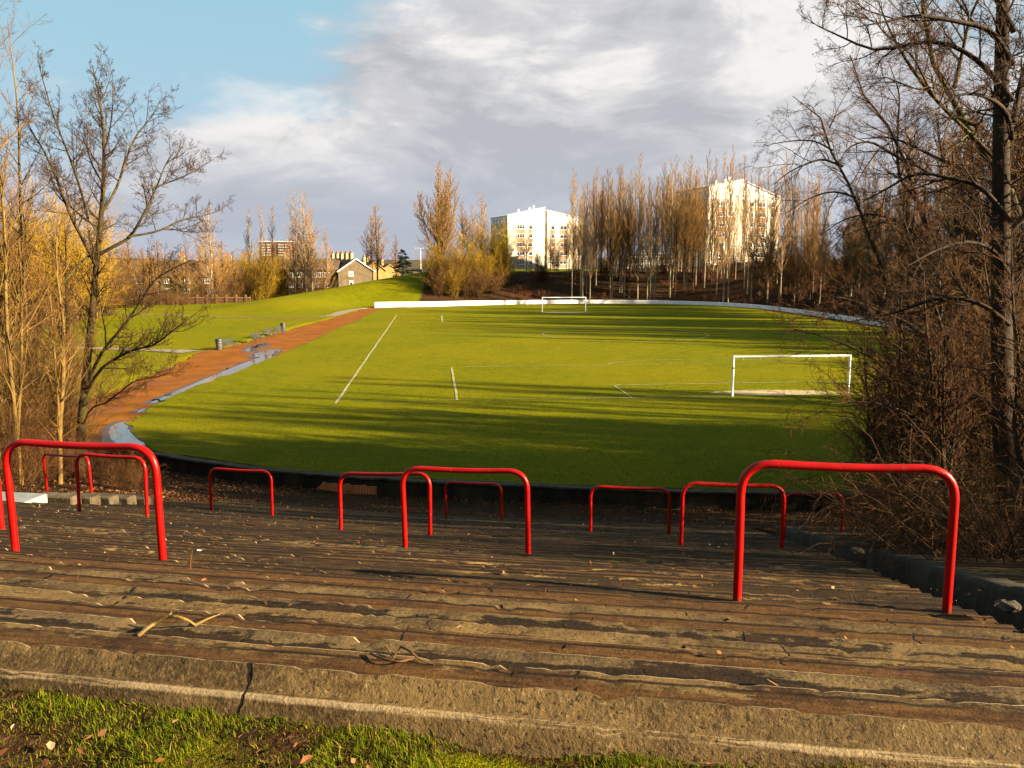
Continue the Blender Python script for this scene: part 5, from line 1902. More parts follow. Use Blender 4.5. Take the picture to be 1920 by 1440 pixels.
# --- the big trees beside the gangway -----------------------------------------------------------------
YR = 15.0
pb = at_Y(1893, 930, YR)
base = np.array([pb[0], YR, gz(pb[0], YR) + .1])
limbs = []
for pts, r0, r1, t0, dy in [
    ([(1893, 960), (1889, 760), (1893, 560), (1898, 380), (1900, 200), (1902, 20), (1905, -160), (1915, -330)], .215, .05, .30, .2),
    ([(1899, 120), (1850, 62), (1800, 52), (1745, 46), (1690, 44), (1630, 58), (1575, 70)], .055, .006, .2, -.6),
    ([(1900, 190), (1850, 110), (1790, 66), (1740, 65), (1680, 72), (1610, 40), (1560, 10)], .05, .006, .2, 1.0),
    ([(1898, 260), (1860, 215), (1800, 195), (1740, 200), (1690, 230)], .05, .006, .2, -1.2),
    ([(1896, 420), (1850, 350), (1800, 330), (1745, 320), (1690, 350), (1640, 380)], .05, .006, .15, .8),
    ([(1895, 520), (1850, 470), (1790, 455), (1720, 470), (1650, 500)], .045, .006, .15, -1.0),
    ([(1893, 610), (1845, 570), (1780, 560), (1700, 590), (1620, 610)], .045, .006, .15, .8),
    ([(1902, 60), (1870, -20), (1830, -100), (1790, -180)], .055, .008, .2, .8),
    ([(1900, 230), (1950, 120), (2010, 40), (2080, -40)], .06, .01, .2, .6),
    ([(1896, 430), (1960, 360), (2040, 310), (2110, 280)], .055, .01, .2, -.6),
]:
    limbs.append((px_limb(pts, YR, base, dy, .15 * R.normal()), r0, r1, t0))
lev_right = [dict(k=38, ref=11, len=3.3, ang=54, sd=15, lr=.5, taper=.5, n=7, wig=.15, trop=(-.1, 0, .22), maxr=.020, r1=.004, sides=6),
             dict(k=10, ang=46, sd=15, lr=.48, taper=.4, n=6, wig=.17, trop=(-.05, 0, .16), maxr=.008, r1=.003, sides=4),
             dict(k=6, ang=46, sd=15, lr=.5, n=5, wig=.2, trop=(0, 0, .12), maxr=.0045, r1=.0022, sides=3),
             dict(k=3, ang=42, sd=15, lr=.5, n=4, wig=.2, trop=(0, 0, .1), maxr=.003, r1=.002, sides=3)]
tr_ = bare_tree("bare_tree", limbs, lev_right, rg, b_black, t_dark, base)
tag(tr_, "big dark straight trunk beside the gangway with long level branches", "tree")

for (Y, bpx, limbset, mt, mc, lab) in [
    (18.5, (1925, 800), [
        ([(1990, 830), (1960, 620), (1935, 460), (1905, 350), (1868, 300), (1832, 235), (1790, 163), (1761, 108), (1742, 20), (1735, -80)], .15, .02, .2, .2),
        ([(1832, 235), (1790, 215), (1740, 150), (1700, 60), (1680, -40)], .05, .008, .2, 1.0),
        ([(1868, 300), (1810, 250), (1740, 190), (1690, 120), (1640, 90)], .05, .007, .15, -.8),
        ([(1905, 350), (1850, 330), (1780, 290), (1700, 250), (1640, 250)], .05, .007, .15, .8),
        ([(1790, 163), (1820, 90), (1830, 20), (1850, -60)], .05, .008, .2, -.5)], b_olive, t_brown, "leaning mossy tree curving up in front of the grey clouds"),
    (23, (1755, 700), [
        ([(1780, 900), (1765, 640), (1750, 470), (1722, 380), (1700, 305), (1671, 240), (1636, 196), (1612, 152), (1600, 100)], .11, .012, .2, .2),
        ([(1700, 305), (1660, 285), (1620, 270), (1580, 280), (1550, 310)], .045, .006, .15, -.8),
        ([(1722, 380), (1690, 330), (1690, 240), (1700, 170), (1690, 110)], .05, .007, .2, .7),
        ([(1750, 470), (1700, 420), (1650, 400), (1600, 410), (1560, 440)], .05, .006, .15, .9),
        ([(1755, 520), (1790, 430), (1810, 350), (1800, 270)], .05, .007, .2, -.5)], b_black, t_brown, "dark leaning tree just above the small goalpost side of the brambles"),
    (29, (1605, 480), [
        ([(1735, 890), (1712, 720), (1682, 590), (1640, 460), (1606, 370), (1580, 312), (1562, 282), (1555, 240), (1530, 205), (1490, 178)], .12, .010, .25, .2),
        ([(1580, 312), (1540, 300), (1500, 312), (1465, 330), (1440, 350)], .045, .006, .1, -.6),
        ([(1562, 282), (1530, 262), (1480, 262), (1440, 270)], .035, .005, .1, .6),
        ([(1555, 240), (1572, 215), (1600, 200), (1620, 180)], .03, .005, .1, .4),
        ([(1605, 370), (1560, 360), (1520, 372), (1480, 400)], .04, .005, .1, .5)], b_dark, t_dark, "smaller drooping birch reaching out before the taller white flats"),
    (17, (1800, 950), [
        ([(1805, 985), (1797, 860), (1786, 760), (1775, 660), (1750, 560), (1722, 480), (1700, 400)], .075, .008, .2, .2),
        ([(1797, 860), (1740, 800), (1670, 762), (1590, 740), (1505, 735)], .035, .004, .1, -1.5),
        ([(1788, 780), (1730, 720), (1660, 680), (1590, 645), (1515, 622)], .035, .004, .1, .8),
        ([(1800, 900), (1730, 862), (1650, 850), (1580, 862), (1520, 880)], .03, .004, .1, -2.2),
        ([(1780, 700), (1720, 620), (1650, 585), (1580, 560), (1530, 552)], .035, .004, .1, -.5),
        ([(1803, 950), (1740, 915), (1680, 920), (1620, 945)], .025, .004, .1, -2.0),
        ([(1786, 760), (1830, 700), (1850, 620), (1880, 560)], .035, .004, .15, .8)], b_black, t_brown, "crooked twiggy tree reaching across the goalpost with fine level twigs"),
]:
    pb = at_Y(limbset[0][0][0][0], limbset[0][0][0][1], Y)
    base = np.array([pb[0], Y, gz(pb[0], Y) - .1])
    dz = base[2] - pb[2]
    lm = []
    for q_, (pts, r0, r1, t0, dy) in enumerate(limbset):
        l_ = px_limb(pts, Y, base, dy, .15 * R.normal())
        if q_ == 0:
            l_[0] = (l_[0][0], l_[0][1], -.1)
        lm.append((l_, r0, r1, t0))
    droop = Y == 29
    lv = [dict(k=34, ref=11, len=4.2, ang=50, sd=14, lr=.5, taper=.5, n=7, wig=.14, trop=(-.1, 0, -.1 if droop else .25), maxr=.02, r1=.004, sides=5),
          dict(k=8, ang=44, sd=14, lr=.5, taper=.4, n=6, wig=.15, trop=(0, 0, -.5 if droop else .2), maxr=.010, r1=.0035, sides=4),
          dict(k=6, ang=42, sd=15, lr=.5, n=5, wig=.18, trop=(0, 0, -.5 if droop else .12), maxr=.006, r1=.003, sides=3),
          dict(k=2, ang=40, sd=15, lr=.5, n=4, wig=.2, trop=(0, 0, -.3 if droop else .1), maxr=.004, r1=.0028, sides=3)]
    tr_ = bare_tree("birch_tree" if droop else "bare_tree", lm, lv, rg, mt, mc, base)
    tag(tr_, lab, "tree")

# sapling thicket under them: brown, twiggy, leaning out over the pitch
thick = []
for q_, (H_, lean, mt, mc) in enumerate([(7.0, (-.18, .02), b_dark, t_brown), (6.0, (-.10, -.05), b_dark, t_dark), (8.0, (-.22, .05), b_dark, t_russet)]):
    o = sapling_mesh("thicket_tree", H_, rg, mt, mc, lean, 46, (0, 0, -60), ang=44, L1=.30, r=.07, t0=.06, forks=3)
    thick.append(o)
tl = ["twiggy dark sapling in the thicket between the goal and the big dark trunk", "brown twiggy sapling in the thicket beyond the gangway", "russet leaning sapling in the thicket beyond the gangway"]
first = set()
for (px, Y, q_, sc) in [(1655, 21, 0, .8), (1715, 17, 1, .95), (1800, 16, 0, .85), (1850, 19, 0, 1.0), (1760, 21, 2, .9), (1820, 25, 2, 1.05), (1700, 27, 0, 1.05), (1870, 29, 1, 1.2), (1760, 32, 2, 1.1), (1660, 33, 0, .95),
                        (1900, 22, 1, 1.1), (1940, 17, 2, .9), (1960, 13.5, 0, .8), (1850, 36, 0, 1.2), (1930, 40, 2, 1.3), (1690, 42, 1, 1.15), (1800, 46, 2, 1.3)]:
    p = at_Y(px, 900, Y)
    if sdf([p[0]], [Y])[0] < .8:
        # slide along the sight line's side until it stands behind the wall
        x_ = p[0]
        while sdf([x_], [Y])[0] < 1.0 and x_ < 60:
            x_ += .3
        p = np.array([x_, Y, 0])
    lc = (p[0], Y, gz(p[0], Y) - .1)
    yw = R.uniform(-.5, .5)
    o = thick[q_]
    if q_ in first:
        dup(o, lc, yw, sc, tl[q_], "thicket beyond the gangway")
    else:
        first.add(q_)
        o.location, o.rotation_euler, o.scale = lc, (0, 0, yw), (sc,) * 3
        tag(o, tl[q_], "tree", "thicket beyond the gangway")

# brambles spilling over the right-hand block
for (px, py, Y, sc) in [(1840, 1010, 14.5, 1.0), (1905, 1000, 13.0, 1.0), (1760, 990, 18, 1.0), (1830, 960, 18.5, 1.1), (1690, 960, 21, .9), (1790, 940, 22, 1.2), (1880, 940, 20, 1.2), (1730, 930, 26, 1.1),
                        (1650, 935, 26.5, .9), (1880, 985, 15.5, 1.2), (1930, 1010, 11.5, .8), (1620, 945, 25, .7), (1860, 930, 26, 1.3), (1905, 930, 12.0, 1.7), (1868, 945, 13.6, 1.5), (1925, 950, 10.6, 1.3)]:
    p = at_Y(px, py, Y)
    dd_ = sdf([p[0]], [Y])[0]
    z = (terr_z(dd_) + .10) if dd_ > 5.2 else gz(p[0], Y)
    put('bramble', (p[0], Y, z - .05), R.uniform(0, 6), sc, "tangled leafless bramble bush on the shaded block beyond the gangway", "bramble", "brambles beyond the gangway")

# dense bare trees of the east bank and of the near right bank: many unseen, added to throw long shadows over pitch and terrace
bushy = []
for q_, (H_, lean, mt, mc, L1) in enumerate([(14.0, (-.02, .0), b_dark, t_russet, .30), (14.0, (.03, -.02), b_dark, t_brown, .27)]):
    lv_ = 1
    pts_ = [(0, 0, -.4), (.1, 0, H_ * .3), (lean[0] * H_, lean[1] * H_, H_ * .65), (lean[0] * H_ * 1.4, lean[1] * H_, H_)]
    lim_ = [(pts_, .17, .02, .05)]
    for j_ in range(6):
        a_ = j_ * 1.05 + rg.uniform(-.3, .3)
        h0_ = H_ * rg.uniform(.08, .4)
        o_ = H_ * rg.uniform(.13, .26)
        lim_.append(([(0, 0, h0_), (math.cos(a_) * o_ * .6, math.sin(a_) * o_ * .6, h0_ + H_ * .16), (math.cos(a_) * o_, math.sin(a_) * o_, h0_ + H_ * .40), (math.cos(a_) * o_ * 1.1, math.sin(a_) * o_ * 1.1, min(h0_ + H_ * .58, H_ * .95))], .10, .015, .12))
    lv_ = [dict(k=44, ref=H_, len=H_ * L1, ang=46, sd=12, lr=1.0, taper=.5, n=6, wig=.12, trop=(0, 0, .3), maxr=.04, r1=.014, sides=4),
           dict(k=10, ang=40, sd=12, lr=.42, taper=.4, n=5, wig=.14, trop=(0, 0, .25), maxr=.022, r1=.012, sides=3, minr=.012),
           dict(k=6, ang=40, sd=14, lr=.5, n=4, wig=.16, trop=(0, 0, .2), maxr=.015, r1=.010, sides=3, minr=.011)]
    bushy.append(bare_tree("bare_tree", lim_, lv_, rg, mt, mc, (0, 0, -60)))
bl = ["russet bare tree on the right-hand banks", "brown bare tree on the right-hand banks"]
seen_b = set()
spots = []
for k in range(26):
    y = 60 + k * 3.9 + R.uniform(-2, 2)
    P_, N_ = curve_pt([s_of(50, y)])
    q_ = P_[0] + N_[0] * [4, 10, 16][k % 3] + R.uniform(-1.5, 1.5, 2)
    spots.append((q_[0], q_[1], R.uniform(8, 13)))
tall = []
for k in range(66):
    y = 71 + k * .95 + R.uniform(-1.5, 1.5)
    P_, N_ = curve_pt([s_of(50, y)])
    q_ = P_[0] + N_[0] * R.uniform(4, 28)
    tall.append((q_[0], q_[1], R.uniform(15, 25)))
for k in range(66):
    y = 15 + 36 * ((k * .618) % 1)
    x = R.uniform(30, 78)
    if y + .287 * (x - 12) < 27.5 or y + .287 * (x - 5) > 54 or sdf([x], [y])[0] < 1.5:
        continue
    tall.append((x, y, R.uniform(15, 25)))
for k, (x, y, h_) in enumerate(tall):
    put_pop([0, 3, 1, 2][k % 4], (x, y, gz(x, y) - .1), h_, "tall bare poplar added on the side bank for its shadow on the pitch", "poplars added for shadows on the pitch", R.uniform(.75, 1.05))
for (x, y, h_) in [(16.6, 26.4, 13), (15.6, 22.5, 8.5), (17.6, 23.6, 14), (19, 27, 14), (16.5, 19.0, 9), (25, 27.5, 9), (30, 28.5, 10), (37, 31, 9), (44, 36, 10), (49, 42, 9), (34, 24, 11), (50, 30, 12), (15.5, 6.5, 5.6), (20, 8.5, 6.5), (17.5, 11.5, 5.5)]:
    spots.append((x, y, h_))
for k, (x, y, h_) in enumerate(spots):
    q_ = k % 2
    loc_ = (x, y, gz(x, y) - .1)
    yw, sc = R.uniform(0, 6.28), h_ / 14
    if q_ in seen_b:
        dup(bushy[q_], loc_, yw, sc, bl[q_], "bare trees of the side bank")
    else:
        seen_b.add(q_)
        o = bushy[q_]
        o.location, o.rotation_euler, o.scale = loc_, (0, 0, yw), (sc,) * 3
        tag(o, bl[q_], "tree", "bare trees of the side bank")
# unseen trees out of the frame up the bank, added to shade the gangway
for k, (x, y, q_, sc) in enumerate([(12.5, 7.0, 0, .65), (17, 9.5, 1, .9), (14.5, 11.5, 2, .65), (20, 13.5, 1, .9), (22, 17.5, 2, .9), (34, 24, 0, 1.5), (15, 4.0, 1, .6), (11.5, 8.6, 2, .6)]):
    dup(thick[q_], (x, y, gz(x, y) - .1), R.uniform(0, 6), sc, "unseen bare tree beyond the picture edge, added to shade the gangway", "unseen shade trees up the bank from the gangway")

# ------------------------------------------------------------------ fallen leaves
m_leaf, t = new_mat("dead leaves")
rn = t.attr('rnd').outputs['Fac']
ramp = t.n('ShaderNodeValToRGB')
cr_ = ramp.color_ramp
cr_.elements[0].color, cr_.elements[0].position = (.045, .020, .010, 1), 0
cr_.elements[1].color, cr_.elements[1].position = (.30, .20, .11, 1), 1
for p_, col_ in ((.35, (.075, .027, .009, 1)), (.65, (.15, .060, .017, 1)), (.88, (.21, .105, .040, 1))):
    e_ = cr_.elements.new(p_)
    e_.color = col_
t.link(rn, ramp.inputs[0])
t.bsdf(ramp.outputs[0], .7, None, .15)


def leaf_mesh(name, Pn, size, rgs, rnd, tilt=.5, parent=None):
    n = len(Pn)
    a = rgs.uniform(0, 6.28, n)
    ax = np.stack([np.cos(a), np.sin(a), rgs.normal(0, tilt, n)], -1)
    ax = unit(ax)
    sd_ = unit(np.stack([-np.sin(a), np.cos(a), rgs.normal(0, tilt, n)], -1))
    up = unit(np.cross(ax, sd_))
    l = size[:, None]
    w = l * rgs.uniform(.26, .42, n)[:, None]
    cu = rgs.uniform(-.05, .35, n)[:, None] * l
    V = np.stack([Pn - ax * l * .5 + up * cu * .4, Pn - ax * l * .1 + sd_ * w + up * cu, Pn - ax * l * .1, Pn - ax * l * .1 - sd_ * w + up * cu,
                  Pn + ax * l * .28 + sd_ * w * .7 + up * cu * .8, Pn + ax * l * .28 - sd_ * w * .7 + up * cu * .8, Pn + ax * l * .55 + up * cu * .5], 1).reshape(-1, 3)
    b = (np.arange(n) * 7)[:, None]
    T = np.concatenate([b + np.array(f_) for f_ in ((0, 1, 2), (0, 2, 3), (4, 6, 2), (2, 6, 5))])
    Q = np.concatenate([b + np.array(f_)[None] for f_ in ((1, 4, 2, 2),)])[:, :3]
    Q2 = np.concatenate([b + np.array(f_)[None] for f_ in ((2, 5, 3),)])
    return mk(name, V, [np.concatenate([T, Q, Q2])], m_leaf, parent, attrs={'rnd': np.repeat(rnd, 7)})


def step_surface(d, s):
    """height of the terrace treads at depth d"""
    d = d - tilt(s, d)
    k = np.floor((D_TOP - d) / TREAD)
    return terr_z(D_TOP - k * TREAD - .1)


pts, sizes, rnds = [], [], []


def scatter(n, s0, s1, d0, d1, size, zfun, rlo=0, rhi=1, dens=None):
    s = rg.uniform(s0, s1, n)
    d = rg.uniform(d0, d1, n)
    if dens is not None:
        m = rg.random(n) < dens(s, d)
        s, d = s[m], d[m]
    P_, N_ = curve_pt(s)
    XY = P_ + N_ * d[:, None]
    pts.append(np.c_[XY, zfun(XY, d, s) + .012 + .03 * rg.random(len(s)) ** 2])
    sizes.append(rg.uniform(size[0], size[1], len(s)))
    rnds.append(rg.uniform(rlo, rhi, len(s)) ** 1.2)


gfun = lambda XY, d, s: ground(XY[:, 0], XY[:, 1])
clump = lambda s, d: np.clip(1.6 * vnoise(s / 1.1, d / .6, 71) - .25, 0, 1) * np.clip(1.25 - d / 4.2, .12, 1)
scatter(15000, -20, 30, .35, 5.2, (.04, .09), gfun, 0, .85, clump)
scatter(11000, -24, -11.8, .5, 16, (.05, .12), gfun, 0, .9, lambda s, d: np.clip(1.5 * vnoise(s / 1.5, d / 1.5, 72) - .2, 0, 1))
scatter(2400, -12.5, 2, 5.3, 26.2, (.018, .05), lambda XY, d, s: step_surface(d, s), .1, 1, lambda s, d: .35 + .65 * vnoise(s / 1.2, d / .5, 73) ** 2)
scatter(5000, -9, 2.2, 5.4, 26.3, (.006, .018), lambda XY, d, s: step_surface(d, s) - .012, .05, 1, lambda s, d: np.clip(1.5 * vnoise(s / .8, d / .35, 76) - .1, .1, 1))
scatter(9000, 3.4, 30, 5.3, 26, (.04, .10), lambda XY, d, s: step_surface(d, s) + .05, 0, .95, lambda s, d: np.clip(1.4 * vnoise(s / 1.6, d / 1.3, 74) - .3, .05, 1))
scatter(900, 1.0, 3.6, 6, 26, (.04, .10), lambda XY, d, s: terr_z(d) - .28, 0, .7)
scatter(2600, -15, 34, -13, -.3, (.035, .075), lambda XY, d, s: pitch_z(XY[:, 0], XY[:, 1]) + .02, .55, 1, lambda s, d: np.clip(1 + d / 14, .1, 1) ** 2 * (.3 + vnoise(s / 3, d / 2, 75)))
scatter(1500, -5, 3, 26.75, 29.2, (.016, .050), lambda XY, d, s: 6.27 + .10 * sstep(d, 27, 32) + .07 * (vnoise(XY[:, 0] * 2.5, XY[:, 1] * 2.5, 61) - .5) + .03 * (vnoise(XY[:, 0] * 9, XY[:, 1] * 9, 62) - .5) + .012, .3, 1)
lv_o = leaf_mesh("fallen_leaves", np.concatenate(pts), np.concatenate(sizes), rg, np.clip(np.concatenate(rnds), 0, 1))
tag(lv_o, "brown fallen leaves littering the foot of the terrace and the steps", "leaves", kind='stuff')
# one big orange leaf on the steps
lp = (1.10, 3.28, step_surface(np.array([26.04]), 0)[0] + .035)
ol = leaf_mesh("dead_leaf", np.array([[0, 0, 0.0]]), np.array([.075]), np.random.default_rng(3), np.array([.8]), .25)
ol.location = lp
tag(ol, "big curled orange leaf lying alone on the sunlit steps", "leaf")

# ------------------------------------------------------------------ litter, sticks, rubble
m_paper = simple("weathered paper", (.62, .61, .58), (.45, .43, .40), 9, .8, .2)
lb = "small scrap of white litter on the terrace steps"
first_l = None
for (s, d, sc) in [(-2.75, 24.9, .8), (-4.6, 21.6, .7), (-.8, 18.6, .7), (-.2, 19.7, .7), (.5, 16.3, .7), (-2.1, 9.2, 1.0), (.6, 8.1, 1.2)]:
    P_, N_ = curve_pt([s])
    xy = (P_ + N_ * d)[0]
    z = step_surface(np.array([d]), s)[0] + .012
    if first_l is None:
        b = MB()
        V = []
        rl = np.random.default_rng(5)
        for i_ in range(5):
            for j_ in range(4):
                V.append(((i_ - 2) * .016 + rl.normal(0, .004), (j_ - 1.5) * .014 + rl.normal(0, .004), abs(rl.normal(.006, .008))))
        Q = [(i_ * 4 + j_, i_ * 4 + 4 + j_, i_ * 4 + 5 + j_, i_ * 4 + 1 + j_) for i_ in range(4) for j_ in range(3)]
        b.add(V, Q)
        first_l = b.build("litter_scrap", m_paper)
        o = first_l
    else:
        o = first_l.copy()
        COL.objects.link(o)
    o.location = (xy[0], xy[1], z)
    o.rotation_euler = (0, 0, R.uniform(0, 6))
    o.scale = (sc, sc, sc)
    tag(o, lb, "litter", "white litter scraps on the terrace")

b_stick = bark("dry stick", (.13, .078, .018), (.20, .13, .036), (.09, .06, .02), 12, .4)
b_twig2 = bark("brown stick", (.08, .035, .013), (.14, .062, .024), (.06, .03, .012), 12, .4)


def stick(name, polys, mat, label):
    b = MB()
    for pl_, r0, r1 in polys:
        c_ = catmull(np.array(pl_, float), 4, closed=False)
        b.tube(c_, np.linspace(r0, r1, len(c_)), 7)
    o = b.build(name, mat, None, True)
    return tag(o, label, "stick")


def on_step(px, py, lift):
    """point of the terrace seen at a picture position"""
    for Y in np.arange(1.5, 40, .02):
        q_ = at_Y(px, py, Y)
        d_, s_ = (v_[0] for v_ in sdf([q_[0]], [Y], True))
        s_ = (s_ + TOTAL / 2) % TOTAL - TOTAL / 2
        if d_ > 5 and q_[2] < step_surface(np.array([d_]), s_)[0] + lift:
            return q_ + [0, 0, .0]
    return q_


stick("stick", [([on_step(262, 1190, .015), on_step(285, 1172, .03), on_step(315, 1156, .07), on_step(345, 1160, .07), on_step(366, 1172, .012)], .009, .006),
                ([on_step(366, 1172, .012), on_step(390, 1160, .03), on_step(412, 1152, .02)], .007, .003), ([on_step(315, 1156, .07), on_step(322, 1148, .09)], .006, .003)], b_stick,
      "bent yellowish stick arched over two steps in the sunlight")
stick("stick", [([on_step(695, 1225, .02), on_step(722, 1236, .03), on_step(750, 1240, .035), on_step(776, 1234, .03)], .006, .004), ([on_step(752, 1212, .035), on_step(770, 1222, .05), on_step(790, 1238, .02), on_step(815, 1246, .012)], .006, .003),
                ([on_step(752, 1212, .035), on_step(742, 1225, .03), on_step(736, 1238, .01)], .005, .003), ([on_step(722, 1210, .05), on_step(735, 1230, .02)], .004, .003)], b_twig2, "brown forked twigs lying over a broken step edge in the middle")
q_ = on_step(357, 1067, .01)
stick("stick", [([q_, q_ + [.004, 0, .06], q_ + [.02, .01, .15]], .006, .003), ([q_ + [0, 0, .03], q_ + [-.03, .01, .09]], .004, .002), ([q_ + [.003, 0, .05], q_ + [.05, 0, .10]], .004, .002)], b_twig2,
      "small twig standing upright behind the big barrier")
# loose stones in the gangway and by the leaf litter
m_stone = simple("broken concrete", (.028, .022, .014), (.075, .058, .038), 6, .9, .2, .6)
for (px, py, Y, sc, lab) in [(1607, 1048 , 11.6, .085, "pale broken concrete lump by the dark gangway edge"), (1890, 1158, 5.5, .07, "broken concrete lump at the gangway's near corner"), (80, 902, 20.5, .14, "pale stone in the leaf litter below the thin trees")]:
    p = at_Y(px, py, Y)
    dd_ = sdf([p[0]], [Y])[0]
    z = terr_z(dd_) + (.09 if px > 1000 else 0)
    rl = np.random.default_rng(int(px))
    bm_v, bm_q = [], []
    for i_ in range(6):
        th_ = math.pi * i_ / 5
        for j_ in range(8):
            ph_ = 2 * math.pi * j_ / 8
            r_ = sc * (1 + rl.normal(0, .16))
            bm_v.append((r_ * math.sin(th_) * math.cos(ph_) * 1.3, r_ * math.sin(th_) * math.sin(ph_), r_ * .6 * math.cos(th_)))
    bm_q = [(i_ * 8 + j_, i_ * 8 + 8 + j_, i_ * 8 + 8 + (j_ + 1) % 8, i_ * 8 + (j_ + 1) % 8) for i_ in range(5) for j_ in range(8)]
    o = MB().add(bm_v, bm_q)
    b = MB()
    b.add(bm_v, bm_q)
    o = b.build("stone", m_stone)
    o.location = (p[0], Y, z + sc * .2)
    tag(o, lab, "stone")

# ------------------------------------------------------------------ grass
m_blade, t = new_mat("grass blades")
rn = t.attr('rnd').outputs['Fac']
ramp = t.n('ShaderNodeValToRGB')
cr_ = ramp.color_ramp
cr_.elements[0].color, cr_.elements[0].position = (.055, .080, .003, 1), 0
cr_.elements[1].color, cr_.elements[1].position = (.30, .21, .045, 1), 1
for p_, col_ in ((.4, (.115, .140, .003, 1)), (.75, (.135, .150, .004, 1)), (.9, (.20, .17, .010, 1))):
    e_ = cr_.elements.new(p_)
    e_.color = col_
t.link(rn, ramp.inputs[0])
bs = t.bsdf(ramp.outputs[0], .7, None, .06)
tl_ = t.n('ShaderNodeBsdfTranslucent')
t.link(ramp.outputs[0], tl_.inputs[0])
ms = t.n('ShaderNodeMixShader')
ms.inputs[0].default_value = .3
out = [n_ for n_ in t.t.nodes if n_.type == 'OUTPUT_MATERIAL'][0]
t.link(bs.outputs[0], ms.inputs[1])
t.link(tl_.outputs[0], ms.inputs[2])
t.link(ms.outputs[0], out.inputs[0])


def blades(name, Pn, L, W, rnd, rgs, label, lean=.6, bend=.5):
    n = len(Pn)
    a = rgs.uniform(0, 6.28, n)
    ln = rgs.normal(0, lean, n)
    d0 = unit(np.stack([np.cos(a) * ln, np.sin(a) * ln, np.ones(n)], -1))
    d1 = unit(d0 + np.stack([np.cos(a), np.sin(a), -.3 + 0 * a], -1) * rgs.uniform(.1, 1, n)[:, None] * bend * np.sign(ln)[:, None])
    sd_ = np.stack([-np.sin(a), np.cos(a), 0 * a], -1)
    b = rgs.uniform(-.8, .8, n)
    sd_ = unit(sd_ * np.cos(b)[:, None] + np.stack([np.cos(a), np.sin(a), 0 * a], -1) * np.sin(b)[:, None])
    L, W = L[:, None], W[:, None]
    mid = Pn + d0 * L * .55
    tip = mid + d1 * L * .45
    V = np.stack([Pn - sd_ * W, Pn + sd_ * W, mid + sd_ * W * .75, mid - sd_ * W * .75, tip], 1).reshape(-1, 3)
    k = (np.arange(n) * 5)[:, None]
    o = mk(name, V, [k + np.array([[0, 1, 2, 3]]), k + np.array([[3, 2, 4]])], m_blade, attrs={'rnd': np.repeat(np.clip(rnd, 0, 1), 5)})
    return tag(o, label, "grass", kind='stuff')


n = 330000
s = rg.uniform(-6.5, 3.0, n)
d = 26.56 + 2.6 * rg.random(n) ** 1.3
P_, N_ = curve_pt(s)
XY = P_ + N_ * (d + tilt(s, 26.0))[:, None]
tuft = vnoise(XY[:, 0] * 5, XY[:, 1] * 5, 81)
keep = rg.random(n) < np.clip(1.6 * tuft + .12 - .40 * sstep(XY[:, 0], -.4, .5), .08, 1)
XY, d, tuft = XY[keep], d[keep], tuft[keep]
zz_ = 6.262 + .10 * sstep(d, 27, 32) + .07 * (vnoise(XY[:, 0] * 2.5, XY[:, 1] * 2.5, 61) - .5) + .03 * (vnoise(XY[:, 0] * 9, XY[:, 1] * 9, 62) - .5) - .006
m_ = len(XY)
blades("grass", np.c_[XY, zz_], rg.uniform(.014, .050, m_) * (.5 + .8 * tuft), rg.uniform(.0008, .0020, m_), rg.random(m_) ** 1.4 + .25 * (vnoise(XY[:, 0] * 2, XY[:, 1] * 2, 83) - .4), rg,
       "short grass and moss on the verge behind the terrace kerb", 1.1, 1.1)
# short turf standing on the near half of the pitch
n = 150000
x = rg.uniform(-22, 36, n)
y = 28.5 + 26 * rg.random(n) ** 1.6
dd_ = sdf(x, y)
m_ = (dd_ < -.1) & ~((np.abs(x - 17) < 4.3) & (np.abs(y - 51.8) < 1.6))
em = (x < -12) & (dd_ > -4.2)
m_ &= ~em
x, y = x[m_], y[m_]
k_ = len(x)
blades("grass", np.c_[x, y, pitch_z(x, y) - .005], rg.uniform(.03, .065, k_), rg.uniform(.006, .013, k_), rg.random(k_) ** 1.5 * .9 + .25 * (vnoise(x / 1.7, y / 1.1, 85) - .4), rg,
       "short uneven turf on the near part of the pitch", .6, .7)

# ------------------------------------------------------------------ sky and sun
w = bpy.data.worlds.new("World")
scene.world = w
w.use_nodes = True
t = NT(w.node_tree)
SKY = .085
sky = t.n('ShaderNodeTexSky', sky_type='NISHITA', sun_disc=False)
sky.sun_elevation = SUN_EL
sky.sun_rotation = SUN_AZ
sky.air_density = 1.0
sky.dust_density = .6
sky.ozone_density = 1.5
gen = t.n('ShaderNodeTexCoord').outputs['Generated']
sp = t.n('ShaderNodeSeparateXYZ')
t.link(gen, sp.inputs[0])
X, Y, Z_ = sp.outputs
az = t.math('ARCTAN2', X, Y)
el = t.math('ARCSINE', Z_)
gain = 1 / (SKY * 2 ** EXPO)


def lin(r, g, b):
    return tuple(((c_ / 255 + .055) / 1.055) ** 2.4 * gain for c_ in (r, g, b))


def azel(px, py):
    v_ = ray(px, py)
    v_ = v_ / np.linalg.norm(v_)
    return math.atan2(v_[0], v_[1]), math.asin(v_[2])


def blob(px, py, wx, wy, amt):
    a0, e0 = azel(px, py)
    dx = t.math('MULTIPLY', t.math('SUBTRACT', az, a0), F / wx)
    dy = t.math('MULTIPLY', t.math('SUBTRACT', el, e0), F / wy)
    r2 = t.math('ADD', t.math('MULTIPLY', dx, dx), t.math('MULTIPLY', dy, dy))
    return t.math('MULTIPLY', t.math('EXPONENT', t.math('MULTIPLY', r2, -1.0)), amt)


def total(lst):
    o_ = lst[0]
    for b_ in lst[1:]:
        o_ = t.math('ADD', o_, b_)
    return o_


